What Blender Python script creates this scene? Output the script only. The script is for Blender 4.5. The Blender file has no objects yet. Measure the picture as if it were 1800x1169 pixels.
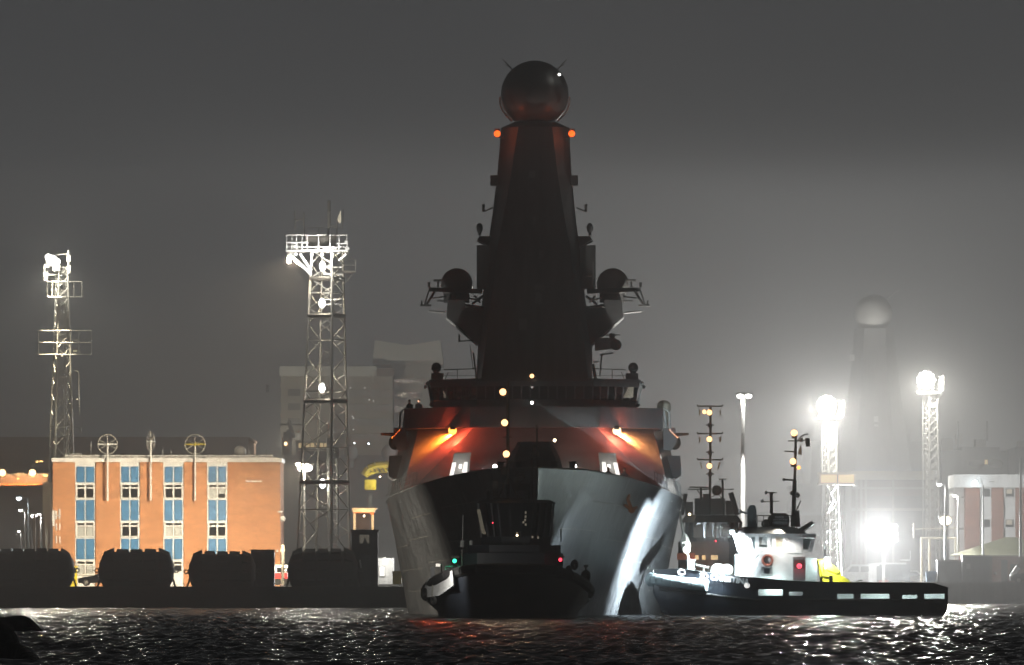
import bpy, bmesh, math, random
import numpy as np
from mathutils import Vector, Matrix, noise
random.seed(7)
sc = bpy.context.scene
COL = sc.collection
# ---------------------------------------------------------------- camera, sky, exposure
F, HZ, CZ = 15680.0, 1020.0, 2.47          # focal length in photo pixels, horizon row, camera height over the water
cam = bpy.data.cameras.new('camera')
cam.sensor_width = 36; cam.lens = 36*F/1800; cam.shift_y = (HZ-584.5)/1800
cam.clip_start = 1; cam.clip_end = 20000
camo = bpy.data.objects.new('camera', cam); COL.objects.link(camo)
camo.location = (0, 0, CZ); camo.rotation_euler = (math.radians(90), 0, 0)
sc.camera = camo
sc.view_settings.view_transform = 'Standard'; sc.view_settings.look = 'None'
sc.view_settings.exposure = 0; sc.view_settings.gamma = 1
cy = sc.cycles
cy.use_denoising = True; cy.max_bounces = 5; cy.diffuse_bounces = 2; cy.glossy_bounces = 3
cy.volume_bounces = 0; cy.transmission_bounces = 4; cy.transparent_max_bounces = 8
cy.sample_clamp_indirect = 4; cy.use_light_tree = True; cy.caustics_reflective = False; cy.caustics_refractive = False
world = bpy.data.worlds.new('World'); sc.world = world; world.use_nodes = True
wn = world.node_tree; wn.nodes.clear()
def N(t, kind, **kw):
    n = t.nodes.new(kind)
    for k, v in kw.items():
        if k == 'in_':
            for a, b in v.items(): n.inputs[a].default_value = b
        else: setattr(n, k, v)
    return n
w_tc = N(wn, 'ShaderNodeTexCoord'); w_sp = N(wn, 'ShaderNodeSeparateXYZ'); w_ra = N(wn, 'ShaderNodeValToRGB')
w_az = N(wn, 'ShaderNodeMapRange', in_={1: -0.7, 2: 0.9, 3: 0.10, 4: 1.0})
w_bg = N(wn, 'ShaderNodeBackground'); w_out = N(wn, 'ShaderNodeOutputWorld')
SKY = 1.0                                   # overcast night sky lit by the town: brighter low over the harbour
r = w_ra.color_ramp
r.interpolation = 'B_SPLINE'
r.elements[0].position = 0.0; r.elements[0].color = (.098, .100, .101, 1)
r.elements[1].position = 1.0; r.elements[1].color = (.0022, .0024, .0027, 1)
for p, c in ((.035, (.093, .095, .097, 1)), (.075, (.084, .086, .089, 1)), (.13, (.026, .027, .029, 1)), (.3, (.006, .0064, .0073, 1))):
    e = r.elements.new(p); e.color = c
L = wn.links.new
L(w_tc.outputs['Generated'], w_sp.inputs[0]); L(w_sp.outputs['Z'], w_ra.inputs[0]); L(w_sp.outputs['Y'], w_az.inputs[0])
w_mu = N(wn, 'ShaderNodeMath', operation='MULTIPLY', in_={1: SKY})
L(w_az.outputs[0], w_mu.inputs[0]); L(w_mu.outputs[0], w_bg.inputs[1]); L(w_ra.outputs[0], w_bg.inputs[0]); L(w_bg.outputs[0], w_out.inputs[0])

# ---------------------------------------------------------------- helpers
def W(px, py, d): return Vector(((px-900)*d/F, d, CZ+(HZ-py)*d/F))
def X(px, d): return (px-900)*d/F
def Z(py, d): return CZ+(HZ-py)*d/F
ORG = {}
class MB:
    def __init__(s): s.v = []; s.f = []
    def add(s, vs, fs):
        o = len(s.v); s.v += [Vector(v) for v in vs]; s.f += [[i+o for i in f] for f in fs]; return s
    def box(s, x0, x1, y0, y1, z0, z1):
        return s.add([(x0,y0,z0),(x1,y0,z0),(x1,y1,z0),(x0,y1,z0),(x0,y0,z1),(x1,y0,z1),(x1,y1,z1),(x0,y1,z1)],
                     [(0,3,2,1),(4,5,6,7),(0,1,5,4),(1,2,6,5),(2,3,7,6),(3,0,4,7)])
    def pb(s, px0, py0, px1, py1, d, dep=.3):     # box whose front face covers a pixel rectangle at distance d
        return s.box(X(px0,d), X(px1,d), d, d+dep, Z(py1,d), Z(py0,d))
    def slab(s, pts, dirv):                       # any planar polygon pushed along dirv
        n = len(pts); p = [Vector(q) for q in pts]; q = [a+Vector(dirv) for a in p]
        return s.add(p+q, [list(range(n)), list(range(2*n-1, n-1, -1))]+[(i, i+n, (i+1)%n+n, (i+1)%n) for i in range(n)])
    def pp(s, pxs, d, dep=.3):                    # pixel polygon at distance d, given thickness
        return s.slab([W(a, b, d) for a, b in pxs], (0, dep, 0))
    def prism(s, xy, z0, z1, xy1=None):
        n = len(xy); xy1 = xy1 or xy
        return s.add([(a,b,z0) for a,b in xy]+[(a,b,z1) for a,b in xy1],
                     [list(range(n-1,-1,-1)), list(range(n,2*n))]+[(i,(i+1)%n,(i+1)%n+n,i+n) for i in range(n)])
    def tube(s, p, q, r, r2=None, n=6):
        p = Vector(p); q = Vector(q); a = q-p
        if a.length < 1e-6: return s
        a.normalize(); u = a.orthogonal().normalized(); w = a.cross(u); r2 = r if r2 is None else r2
        vs = []
        for c, rr in ((p, r), (q, r2)):
            for i in range(n):
                t = 2*math.pi*i/n; vs.append(c+(u*math.cos(t)+w*math.sin(t))*rr)
        return s.add(vs, [list(range(n-1,-1,-1)), list(range(n,2*n))]+[(i,(i+1)%n,(i+1)%n+n,i+n) for i in range(n)])
    def path(s, pts, r, n=6):
        for a, b in zip(pts, pts[1:]): s.tube(a, b, r, n=n)
        return s
    def pt(s, px0, py0, px1, py1, d, r, n=5): return s.tube(W(px0,py0,d), W(px1,py1,d), r, n=n)
    def sphere(s, c, r, seg=20, rings=12, sz=1, lo=-90, hi=90):
        c = Vector(c); rows = []
        for j in range(rings+1):
            a = math.radians(lo+(hi-lo)*j/rings); rows.append([c+Vector((r*math.cos(a)*math.cos(2*math.pi*i/seg), r*math.cos(a)*math.sin(2*math.pi*i/seg), r*sz*math.sin(a))) for i in range(seg)])
        return s.loft(rows)
    def loft(s, rings, caps=True):
        n = len(rings[0]); vs = [v for rg in rings for v in rg]; fs = []
        for j in range(len(rings)-1):
            for i in range(n): fs.append((j*n+i, j*n+(i+1)%n, (j+1)*n+(i+1)%n, (j+1)*n+i))
        if caps: fs += [list(range(n-1,-1,-1)), list(range(len(vs)-n, len(vs)))]
        return s.add(vs, fs)
    def torus(s, c, R, r, axis=(0,1,0), seg=20, n=8, sx=1):
        c = Vector(c); a = Vector(axis).normalized(); u = a.orthogonal().normalized() if abs(a.z) > .9 else Vector((0,0,1)).cross(a).normalized(); w = a.cross(u)
        vs = []
        for i in range(seg):
            t = 2*math.pi*i/seg; e = u*math.cos(t)*sx+w*math.sin(t)
            for j in range(n):
                b = 2*math.pi*j/n; vs.append(c+e*(R+r*math.cos(b))+a*r*math.sin(b))
        fs = [(i*n+j, i*n+(j+1)%n, ((i+1)%seg)*n+(j+1)%n, ((i+1)%seg)*n+j) for i in range(seg) for j in range(n)]
        return s.add(vs, fs)
    def build(s, name, mat, parent=None, smooth=False, at=None):
        o0 = ORG[parent.name] if parent else Vector(at if at is not None else (0,0,0))
        me = bpy.data.meshes.new(name); me.from_pydata([tuple(v-o0) for v in s.v], [], s.f)
        bm = bmesh.new(); bm.from_mesh(me); bmesh.ops.remove_doubles(bm, verts=bm.verts, dist=1e-5)
        bmesh.ops.recalc_face_normals(bm, faces=bm.faces); bm.to_mesh(me); bm.free()
        if smooth:
            me.shade_smooth()
            try: me.set_sharp_from_angle(angle=math.radians(40))
            except Exception: pass
        me.materials.append(mat)
        o = bpy.data.objects.new(name, me); COL.objects.link(o)
        ORG[o.name] = o0
        if parent: o.parent = parent
        else: o.location = o0
        return o
def thing(name, label, cat, loc, group=None):
    o = bpy.data.objects.new(name, None); COL.objects.link(o); o.location = loc; ORG[o.name] = Vector(loc)
    o.empty_display_size = .5; o['label'] = label; o['category'] = cat
    if group: o['group'] = group
    return o
def tag(o, label, cat, group=None):
    o['label'] = label; o['category'] = cat
    if group: o['group'] = group
    return o
def struct(o, kind='structure', label=None):
    o['kind'] = kind
    if label: o['label'] = label
    return o
def copy_tree(o, parent=None):
    c = o.copy(); COL.objects.link(c); ORG[c.name] = ORG[o.name].copy()
    if parent: c.parent = parent
    for ch in list(o.children): copy_tree(ch, c)
    return c
def move(o, loc): o.location = loc

# ---------------------------------------------------------------- materials
def mat(name, col, rough=.6, metal=0, var=.15, scale=.5, bump=0, bscale=6, spec=.5, streak=0):
    m = bpy.data.materials.new(name); m.use_nodes = True; t = m.node_tree; b = t.nodes['Principled BSDF']
    b.inputs['Roughness'].default_value = rough; b.inputs['Metallic'].default_value = metal
    b.inputs['Specular IOR Level'].default_value = spec
    tc = N(t, 'ShaderNodeTexCoord')
    nz = N(t, 'ShaderNodeTexNoise', in_={'Scale': scale, 'Detail': 8, 'Roughness': .65})
    t.links.new(tc.outputs['Object'], nz.inputs['Vector'])
    rp = N(t, 'ShaderNodeMapRange', in_={1: .3, 2: .7, 3: 1-var, 4: 1+var}); t.links.new(nz.outputs[0], rp.inputs[0])
    fac = rp.outputs[0]
    if streak:                                   # rain and rust streaks running down a surface
        mp = N(t, 'ShaderNodeMapping', in_={'Scale': (1.3, 1.3, .06)}); t.links.new(tc.outputs['Object'], mp.inputs[0])
        n2 = N(t, 'ShaderNodeTexNoise', in_={'Scale': 1.4, 'Detail': 6, 'Roughness': .7}); t.links.new(mp.outputs[0], n2.inputs['Vector'])
        r2 = N(t, 'ShaderNodeMapRange', in_={1: .35, 2: .65, 3: 1-streak, 4: 1+streak*.6}); t.links.new(n2.outputs[0], r2.inputs[0])
        mm = N(t, 'ShaderNodeMath', operation='MULTIPLY'); t.links.new(fac, mm.inputs[0]); t.links.new(r2.outputs[0], mm.inputs[1]); fac = mm.outputs[0]
    mx = N(t, 'ShaderNodeVectorMath', operation='SCALE'); mx.inputs[0].default_value = col
    t.links.new(fac, mx.inputs['Scale']); t.links.new(mx.outputs[0], b.inputs['Base Color'])
    if bump:
        n3 = N(t, 'ShaderNodeTexNoise', in_={'Scale': bscale, 'Detail': 5}); t.links.new(tc.outputs['Object'], n3.inputs['Vector'])
        bp = N(t, 'ShaderNodeBump', in_={'Strength': bump, 'Distance': .05}); t.links.new(n3.outputs[0], bp.inputs['Height']); t.links.new(bp.outputs[0], b.inputs['Normal'])
    return m
def emit(name, col, st):
    m = bpy.data.materials.new(name); m.use_nodes = True; b = m.node_tree.nodes['Principled BSDF']
    b.inputs['Base Color'].default_value = (*[min(1, c*.6) for c in col], 1); b.inputs['Emission Color'].default_value = (*col, 1); b.inputs['Emission Strength'].default_value = st
    m.cycles.emission_sampling = 'NONE'
    return m
def brickmat(name, c1, c2, mortar, sc_=1.0):
    m = bpy.data.materials.new(name); m.use_nodes = True; t = m.node_tree; b = t.nodes['Principled BSDF']; b.inputs['Roughness'].default_value = .85
    tc = N(t, 'ShaderNodeTexCoord'); mp = N(t, 'ShaderNodeMapping'); mp.inputs['Rotation'].default_value = (math.radians(90), 0, 0)
    bt = N(t, 'ShaderNodeTexBrick', in_={'Color1': (*c1,1), 'Color2': (*c2,1), 'Mortar': (*mortar,1), 'Scale': sc_, 'Brick Width': .45, 'Row Height': .15, 'Mortar Size': .012})
    t.links.new(tc.outputs['Object'], mp.inputs[0]); t.links.new(mp.outputs[0], bt.inputs['Vector'])
    m3 = N(t, 'ShaderNodeMapping', in_={'Scale': (.5, .5, 2.2)}); t.links.new(tc.outputs['Object'], m3.inputs[0]); nz = N(t, 'ShaderNodeTexNoise', in_={'Scale': .7, 'Detail': 9, 'Roughness': .75}); t.links.new(m3.outputs[0], nz.inputs['Vector'])
    rp = N(t, 'ShaderNodeMapRange', in_={1: .3, 2: .7, 3: .70, 4: 1.22}); t.links.new(nz.outputs[0], rp.inputs[0])
    mx = N(t, 'ShaderNodeVectorMath', operation='SCALE'); t.links.new(bt.outputs[0], mx.inputs[0]); t.links.new(rp.outputs[0], mx.inputs['Scale']); t.links.new(mx.outputs[0], b.inputs['Base Color'])
    return m
M = dict(
    navy=mat('navy_grey_paint', (.17,.175,.18), .5, 0, .12, .4, .15, 3, .5, .25),
    navy_hull=mat('wet_hull_paint', (.19,.195,.205), .4, 0, .32, .35, 1.0, .9, .45, .5),
    deckgrey=mat('deck_paint', (.07,.075,.08), .7),
    dark=mat('black_fittings', (.018,.018,.018), .6),
    rubber=mat('black_rubber', (.012,.012,.012), .75, 0, .2, 2, .4, 5),
    glass=mat('dark_glass', (.012,.015,.018), .08, 0, .05),
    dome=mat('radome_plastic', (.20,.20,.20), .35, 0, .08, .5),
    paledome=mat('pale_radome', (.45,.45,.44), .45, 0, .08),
    steel=mat('galvanised_steel', (.42,.41,.38), .5, .3, .2, 1),
    darksteel=mat('weathered_steel', (.10,.095,.085), .6, .3, .25, 1),
    white=mat('white_paint', (.72,.73,.73), .5, 0, .1, .8, 0, 6, .5, .12),
    grey=mat('grey_paint', (.28,.28,.28), .6, 0, .15),
    cream=mat('cream_paint', (.6,.55,.44), .6, 0, .12),
    blue=mat('blue_panel', (.055,.19,.38), .45, 0, .1, .7),
    yellow=mat('yellow_paint', (.62,.50,.02), .55, 0, .25, 1.5),
    orange=mat('lamplit_orange', (.6,.16,.03), .6, 0, .2), lit_anchor=mat('orange_lit_anchor', (.42,.15,.05), .7, 0, .3, 3),  # both oranges stand for lamplight on the parts they cover
    red=mat('red_paint', (.45,.03,.03), .5),
    green=mat('olive_tiles', (.13,.14,.07), .8, 0, .2, 1.5),
    tughull=mat('tug_hull_blue_black', (.018,.022,.03), .42, 0, .25, .6, .25, 2, .5, .2),
    teal=mat('worn_grey_fender', (.30,.36,.37), .75, 0, .2, 1.5, .3),
    concrete=mat('quay_concrete', (.16,.155,.14), .85, 0, .3, .3, .4, 3, .3, .35),
    darkstone=mat('dark_wet_stone', (.03,.028,.025), .8, 0, .4, .5, .6, 2, .3, .3),
    asphalt=mat('asphalt', (.06,.06,.058), .8, 0, .25, .2, .3, 4),
    rock=mat('wet_black_rock', (.014,.013,.012), .85, 0, .5, 1.2, .8, 3, .15),
    concblock=mat('flats_concrete', (.34,.32,.28), .85, 0, .15, .2),
    roofmetal=mat('pale_roof_metal', (.42,.44,.44), .5, .1, .12, .3),
    shed=mat('brown_cladding', (.17,.11,.085), .8, 0, .2, .3),
    brick=brickmat('orange_brick', (.54,.235,.10), (.45,.185,.075), (.45,.32,.2)),
    brick2=brickmat('red_brick', (.30,.11,.065), (.25,.09,.055), (.3,.24,.2)),
    cont=mat('grey_container_paint', (.07,.085,.10), .6, 0, .2, .6, 0, 6, .5, .3),
    carblack=mat('black_car_paint', (.012,.013,.015), .2, .2, .05),
    skin=mat('skin', (.35,.2,.14), .6), cloth=mat('dark_work_clothes', (.02,.02,.025), .85), rope=mat('pale_rope', (.6,.58,.5), .8),
    buoy=mat('faded_lifebuoy', (.30,.09,.06), .7),
)
E = dict(
    white=emit('lamp_white', (1,.97,.90), 14), warm=emit('lamp_warm', (1,.78,.5), 9), pink=emit('masthead_lamp', (1,.52,.22), 5.5),
    cool=emit('lamp_cool', (.86,.97,1), 14), orange=emit('lamp_orange', (1,.38,.06), 7), redorange=emit('lamp_red_orange', (1,.12,.015), 3.6),
    sodium=emit('lamp_sodium', (1,.62,.30), 8), green=emit('lamp_green', (.05,1,.5), 4), red=emit('lamp_red', (1,.05,.09), 5),
    room=emit('lit_room', (1,.72,.36), .9), dimroom=emit('dim_lit_room', (.9,.8,.62), .17), lit=emit('lit_panel', (1,.98,.94), 1.4),
)
def plight(parent, pos, col, power, radius=.15, spot=None, blend=.4):
    """the light of a lamp; power in watts, spot = (target, cone angle in degrees)"""
    ld = bpy.data.lights.new('lamp_light', 'SPOT' if spot else 'POINT'); ld.energy = power; ld.color = col; ld.shadow_soft_size = radius
    o = bpy.data.objects.new('lamp_light', ld); COL.objects.link(o)
    o.location = Vector(pos)-(ORG[parent.name] if parent else Vector())
    if parent: o.parent = parent
    if spot:
        ld.spot_size = math.radians(spot[1]); ld.spot_blend = blend
        o.rotation_euler = (Vector(spot[0])-Vector(pos)).to_track_quat('-Z', 'Y').to_euler()
    return o
WHITE, WARM, COOL, SOD, ORG_, PINK = (1,.96,.88), (1,.82,.58), (.80,.94,1), (1,.60,.28), (1,.26,.035), (1,.72,.5)
def bulb(parent, px, py, d, r, em, name='lamp', power=0, col=WHITE, spot=None):
    c = W(px, py, d); o = MB().sphere(c, r, 14, 8).build(name, E[em], parent, True)
    if power: plight(parent, c, col, power, r*1.15, spot)
    return o
# ---------------------------------------------------------------- water, ground, rocks
def water():
    nx, ny = 400, 1300
    ds = 235*np.exp(np.linspace(0, math.log(1010/235), ny)); us = np.linspace(-.082, .082, nx)
    Y, U = np.meshgrid(ds, us, indexing='ij'); Xg = U*Y; Zg = np.zeros_like(Xg)
    rg = np.random.RandomState(4)
    for k in range(46):
        lam = .55*math.exp(rg.rand()*1.4); th = rg.normal(0.4, .8); a = .0105*lam**.9*rg.uniform(.5, 1.3)
        kx, ky = 2*math.pi/lam*math.sin(th), 2*math.pi/lam*math.cos(th)
        env = .65+.35*np.sin(Xg*rg.uniform(.02, .2)+Y*rg.uniform(.01, .12)+rg.rand()*6)
        Zg += a*env*np.sin(Xg*kx+Y*ky+rg.rand()*6.28)
    v = np.stack([Xg, Y, Zg], -1).reshape(-1, 3)
    i = np.arange((ny-1)*nx).reshape(ny-1, nx)[:, :-1].ravel()
    f = np.stack([i, i+1, i+nx+1, i+nx], 1)
    me = bpy.data.meshes.new('water'); me.from_pydata(v.tolist(), [], f.tolist()); me.shade_smooth()
    m = bpy.data.materials.new('harbour_water'); m.use_nodes = True; t = m.node_tree; b = t.nodes['Principled BSDF']
    b.inputs['Base Color'].default_value = (.004, .006, .009, 1); b.inputs['Specular IOR Level'].default_value = .17; b.inputs['Roughness'].default_value = .105; b.inputs['IOR'].default_value = 1.33
    tc = N(t, 'ShaderNodeTexCoord'); nz = N(t, 'ShaderNodeTexNoise', in_={'Scale': 2.2, 'Detail': 5, 'Roughness': .65}); t.links.new(tc.outputs['Object'], nz.inputs['Vector'])
    bp = N(t, 'ShaderNodeBump', in_={'Strength': .75, 'Distance': .12}); t.links.new(nz.outputs[0], bp.inputs['Height']); t.links.new(bp.outputs[0], b.inputs['Normal'])
    me.materials.append(m); o = bpy.data.objects.new('water', me); COL.objects.link(o); struct(o, label='dark rippled harbour water reflecting the dock lamps')
    b2 = MB().box(-1500, 1500, -20, 2100, -3, -.45).build('sea_bed', m); struct(b2, label='deep dark water under the ripples')
water()
QL, QR, GZ = 799.0, 922.0, 1.9
g = MB(); g.slab([(-420, QL, GZ-.02), (-4.5, QL, GZ-.02), (-4.5, QR, GZ-.02), (420, QR, GZ-.02), (420, 2000, GZ-.02), (-420, 2000, GZ-.02)], (0, 0, -1.2))
struct(g.build('ground', M['asphalt']), label='dark tarmac of the dockyard')
q = MB(); q.box(-75, -4.5, QL-1.2, QL+.2, -2.5, Z(1031, QL)); q.box(-75, -4.5, QL-1.5, QL-1.2, Z(1040, QL)-.25, Z(1040, QL)); 
for i in range(24): q.box(-74+i*2.95, -73.6+i*2.95, QL-1.42, QL-1.2, -2, Z(1041, QL))
qw = tag(q.build('quay_wall', M['darkstone'], at=(-40, QL, -2.5)), 'low black quay wall under the four big round fenders', 'quay wall')
jt = MB().box(-58, -46.5, 596, QL-1.25, 1.1, 1.8)   # unseen pier with a hooded floodlight, added to light the warship's left flank
for i in range(14):
    for x in (-57, -47.5): jt.tube((x, 598+i*15, -2.5), (x, 598+i*15, 1.1), .35, n=10)
jt.build('added_jetty', M['darkstone'], qw)
lpj = MB().tube((-47.1, 610, 1.8), (-47.1, 610, 6.7), .14, .1, 8).box(-47.4, -45.8, 608.9, 611.3, 6.72, 6.8).box(-47.4, -47.3, 608.9, 611.3, 6.2, 6.72).build('unseen_floodlight_post', M['steel'], qw)
MB().box(-47.25, -47.1, 609.4, 610.6, 6.45, 6.6).build('lamp', E['warm'], lpj)
plight(lpj, (-46.95, 610, 6.58), (1,.90,.72), 92000, .06, ((-8.5, 641, 3.8), 62), .8)
q = MB(); q.box(X(1100,QR), X(2600,QR), QR-1.2, QR+.2, -2.5, Z(1023, QR))
for px in (1560, 1640, 1725, 1780, 1850, 1930): q.pb(px, 1023, px+4, 1066, QR-1.4, .2)
q.box(X(1100,QR), X(2600,QR), QR-1.4, QR-1.2, Z(1030,QR), Z(1024,QR))
tag(q.build('quay_wall', M['concrete'], at=(60, QR, -2.5)), 'grey concrete quay wall behind the stern of the side-on tug', 'quay wall')
def rock(name, label, blobs):
    m = MB()
    for (cx, cy_, rx, ry, h) in blobs:
        rows = []
        for j in range(10):
            a = j/9*math.pi/2; rows.append([])
            for i in range(22):
                t = 2*math.pi*i/22; k = math.cos(a)
                p = Vector((cx+rx*k*math.cos(t), cy_+ry*k*math.sin(t), -.6+(h+.6)*math.sin(a)))
                nn = noise.noise_vector(p*Vector((.9, .35, 1.3)))*.35
                rows[-1].append(p+Vector((nn.x*.25, nn.y, nn.z*.7*(h/.9)*math.sin(a))))
        m.loft(rows)
    return struct(m.build(name, M['rock'], at=(blobs[0][0], blobs[0][1], 0)), label=label)
rock('rocky_shore', 'black rocks standing out of the water at the lower left', [
    (X(14,430), 430, 2.0, 6, .62), (X(34,431), 431, 1.2, 4, .74), (X(-25,425), 425, 1.6, 6, .8), (X(-60,425), 425, 2.6, 8, 1.1)])
rock('rocky_shore', 'black boulder shore filling the bottom left corner', [
    (X(0,285), 285, .85, 5, .98), (X(-60,282), 282, 1.4, 8, 1.3), (X(28,278), 278, .62, 5, .55), (X(45,272), 272, .55, 4, .28)])

# ---------------------------------------------------------------- people
def person(label, loc, face, pose, group=None, clothes='cloth'):
    """one skinned figure; face = heading in degrees (0 looks at the camera), pose = (left hand, right hand) targets relative to the shoulders"""
    J = [(0,0,.95), (0,0,1.2), (0,0,1.42), (0,0,1.52), (0,-.02,1.66), (0,-.02,1.78),
         (.19,0,1.40), (.19+pose[0][0]*.5,pose[0][1]*.5,1.40+pose[0][2]*.5), (.19+pose[0][0],pose[0][1],1.40+pose[0][2]),
         (-.19,0,1.40), (-.19+pose[1][0]*.5,pose[1][1]*.5,1.40+pose[1][2]*.5), (-.19+pose[1][0],pose[1][1],1.40+pose[1][2]),
         (.10,0,.90), (.11,-.03,.48), (.12,0,.07), (.12,-.16,.03), (-.10,0,.90), (-.11,-.02,.48), (-.12,0,.07), (-.12,-.16,.03)]
    R = [.15,.14,.15,.06,.10,.075,.075,.055,.04,.075,.055,.04,.10,.075,.05,.045,.10,.075,.05,.045]
    Eg = [(0,1),(1,2),(2,3),(3,4),(4,5),(2,6),(6,7),(7,8),(2,9),(9,10),(10,11),(0,12),(12,13),(13,14),(14,15),(0,16),(16,17),(17,18),(18,19)]
    for s0, hand in ((1, 8), (-1, 11)):                       # five short fingers on each hand
        hx, hy, hz = J[hand]
        for k in range(5):
            dx = (k-2)*.02*1; J.append((hx+dx, hy-.03, hz-.09+(.03 if k == 0 else .005*abs(k-2)))); R.append(.009); Eg.append((hand, len(J)-1))
    me = bpy.data.meshes.new('person'); me.from_pydata(J, Eg, [])
    o = bpy.data.objects.new('person', me); COL.objects.link(o); ORG[o.name] = Vector(loc)
    sk = o.modifiers.new('skin', 'SKIN'); sk.use_smooth_shade = True
    for i, v in enumerate(me.skin_vertices[0].data): v.radius = (R[i]*(1.15 if i < 3 else 1), R[i]*(.8 if i < 3 else 1)); v.use_root = (i == 0)
    o.modifiers.new('smooth', 'SUBSURF').render_levels = 1
    me.materials.append(M[clothes]); o.location = loc; o.rotation_euler = (0, 0, math.radians(face))
    fm = MB().sphere((0,-.055,1.685), .088, 14, 10, 1.2).sphere((0,-.145,1.675), .02, 8, 6).sphere((.09,-.05,1.68), .02, 8, 6).sphere((-.09,-.05,1.68), .02, 8, 6)
    f = fm.build('face', M['skin']); f.parent = o
    hm = MB().sphere((0,-.035,1.72), .105, 14, 8, 1, 5, 90).torus((0,-.035,1.728), .108, .012, (0,0,1), 16, 6)
    f = hm.build('helmet', M['carblack']); f.parent = o
    return tag(o, label, 'person', group)

# ---------------------------------------------------------------- the warship
CX = X(940, 645)
ZD = [(585, 9.86), (597, 9.86), (608, 9.53), (619, 9.1), (630, 8.66), (650, 8.19), (680, 8.0), (760, 7.6)]
def lerp(tab, x):
    for (a, b), (c, e) in zip(tab, tab[1:]):
        if x <= c: return b+(e-b)*max(0, (x-a)/(c-a))
    return tab[-1][1]
def bdeck(d): s = min(1, max(0, (d-585)/65)); return max(.06, 10.8*(1-(1-s)**1.8))
def bwl(d): s = min(1, max(0, (d-585)/78)); return max(.05, 9.35*(1-(1-s)**1.75))
ship = thing('warship', 'large dark grey warship seen bow on with a round radome on its tall mast', 'warship', (CX, 640, 0))
def hull():
    rings = []
    ts = [0,.004,.01,.02,.035,.05,.07,.09,.12,.15,.18,.22,.26,.3,.35,.4,.45,.5,.6,.75,.9,1]
    for t in ts:
        d = 585+150*t; bd, bw, zd = bdeck(d), bwl(d), lerp(ZD, d)
        rk = 14*max(0, 1-t/.4)**1.2; p = 1+.75*max(0, 1-t/.42); ring = []
        for s in np.linspace(1, 0, 13): ring.append((bw+(bd-bw)*s**p, d+rk*(1-s), zd*s))
        ring.append((bw*.9, d+rk, -1.6)); left = [(-x, y, z) for x, y, z in reversed(ring)]
        rings.append([Vector((CX+x, y, z)) for x, y, z in ring+left])
    return rings
hr = hull(); mb = MB(); mb.loft(hr); mb.build('hull', M['navy_hull'], ship, True)
# pale strips standing for glints along the bow plate seams, in short runs
rg = random.Random(3)
for side in (-1, 1):
    for s, t0, t1 in ((.80,.10,.19),(.78,.22,.29),(.62,.25,.33),(.58,.34,.42),(.60,.04,.12),(.42,.19,.27),(.38,.30,.42),(.22,.2,.3),(.2,.33,.4),(.55,.14,.2)):
        pts = []
        for k in range(7):
            t = t0+(t1-t0)*k/6; d = 585+150*t; bd, bw, zd = bdeck(d), bwl(d), lerp(ZD, d); rk = 14*max(0, 1-t/.4)**1.2; p = 1+.75*max(0, 1-t/.42)
            pts.append((CX+side*(bw+(bd-bw)*s**p+.02), d+rk*(1-s), zd*s))
        MB().path(pts, .035, 4).build('seam_glint', M['steel'], ship)
for side in (-1, 1):                             # thin gunwale bar along the deck edge
    ru = MB().path([(CX+side*bdeck(d), d, lerp(ZD, d)+.02) for d in (585,588,592,597,602,608,614,620,626,632,640,650,665)], .06, 5)
    ru.build('gunwale', M['grey'], ship)
for side in (-1, 1):
    rl = MB(); ds = [622+1.6*i for i in range(19)]; top = [Vector((CX+side*(bdeck(d)-.15), d, lerp(ZD, d)+1.05)) for d in ds]
    for t in top: rl.tube(t, t-Vector((0,0,1.0)), .022, n=4)
    for k in (0, .35, .7): rl.path([t-Vector((0,0,k)) for t in top], .014, 4)
    rl.build('deck_railing', M['grey'], ship)
# superstructure front: raked centre face, triangular corner facets, sloped sides
z0, z1 = 8.0, Z(752, 638)
FT = [W(832,752,638), W(1050,752,638)]; FB = [W(703,868,632), W(1182,868,632)]
for p in FT: p.z = z1
for p in FB: p.z = z0
CT = [W(735,752,645), W(1148,752,645)]
for p in CT: p.z = z1
SB = [Vector((CX-10.72, 652, z0)), Vector((CX+10.72, 652, z0))]; ST = [Vector((CX-9.75, 656, z1)), Vector((CX+9.75, 656, z1))]
AB = [Vector((CX-10.6, 715, z0)), Vector((CX+10.6, 715, z0))]; AT = [Vector((CX-9.7, 715, z1)), Vector((CX+9.7, 715, z1))]
mb = MB(); vs = FT+FB+CT+SB+ST+AB+AT            # 0,1 FT 2,3 FB 4,5 CT 6,7 SB 8,9 ST 10,11 AB 12,13 AT
mb.add(vs, [(0,1,3,2), (0,2,4), (1,5,3), (4,2,6,8), (5,9,7,3), (8,6,10,12), (9,13,11,7), (12,10,11,13), (0,4,8,12,13,9,5,1), (2,3,7,11,10,6)])
mb.build('superstructure', M['navy'], ship)
zb0, zb1 = z1+.003, Z(715, 636)
plan = [(X(826,635.2),635.2), (X(1054,635.2),635.2), (X(1165,642.5),642.5), (X(1165,642.5),700), (X(710,642.5),700), (X(710,642.5),642.5)]
zw_ = zb1-1.1; wd = MB().prism(plan, zb0, zw_).build('bridge_wing_deck', M['navy'], ship); bw_ = MB()
for (ax_, ay_), (bx_, by_) in ((plan[0],plan[1]), (plan[1],plan[2]), (plan[2],(plan[2][0],662)), ((plan[5][0],662),plan[5]), (plan[5],plan[0])):
    nx_, ny_ = -(by_-ay_), bx_-ax_; l_ = math.hypot(nx_, ny_); nx_, ny_ = nx_/l_*.12, ny_/l_*.12
    bw_.prism([(ax_,ay_), (bx_,by_), (bx_+nx_,by_+ny_), (ax_+nx_,ay_+ny_)], zw_+.002, zb1)
bw_.build('wing_bulwark', M['navy'], ship)
zc1 = Z(672, 639)
plan0 = [(X(838,637.5),637.5), (X(1042,637.5),637.5), (X(1118,642),642), (X(1118,642),656), (X(762,642),656), (X(762,642),642)]
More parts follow.
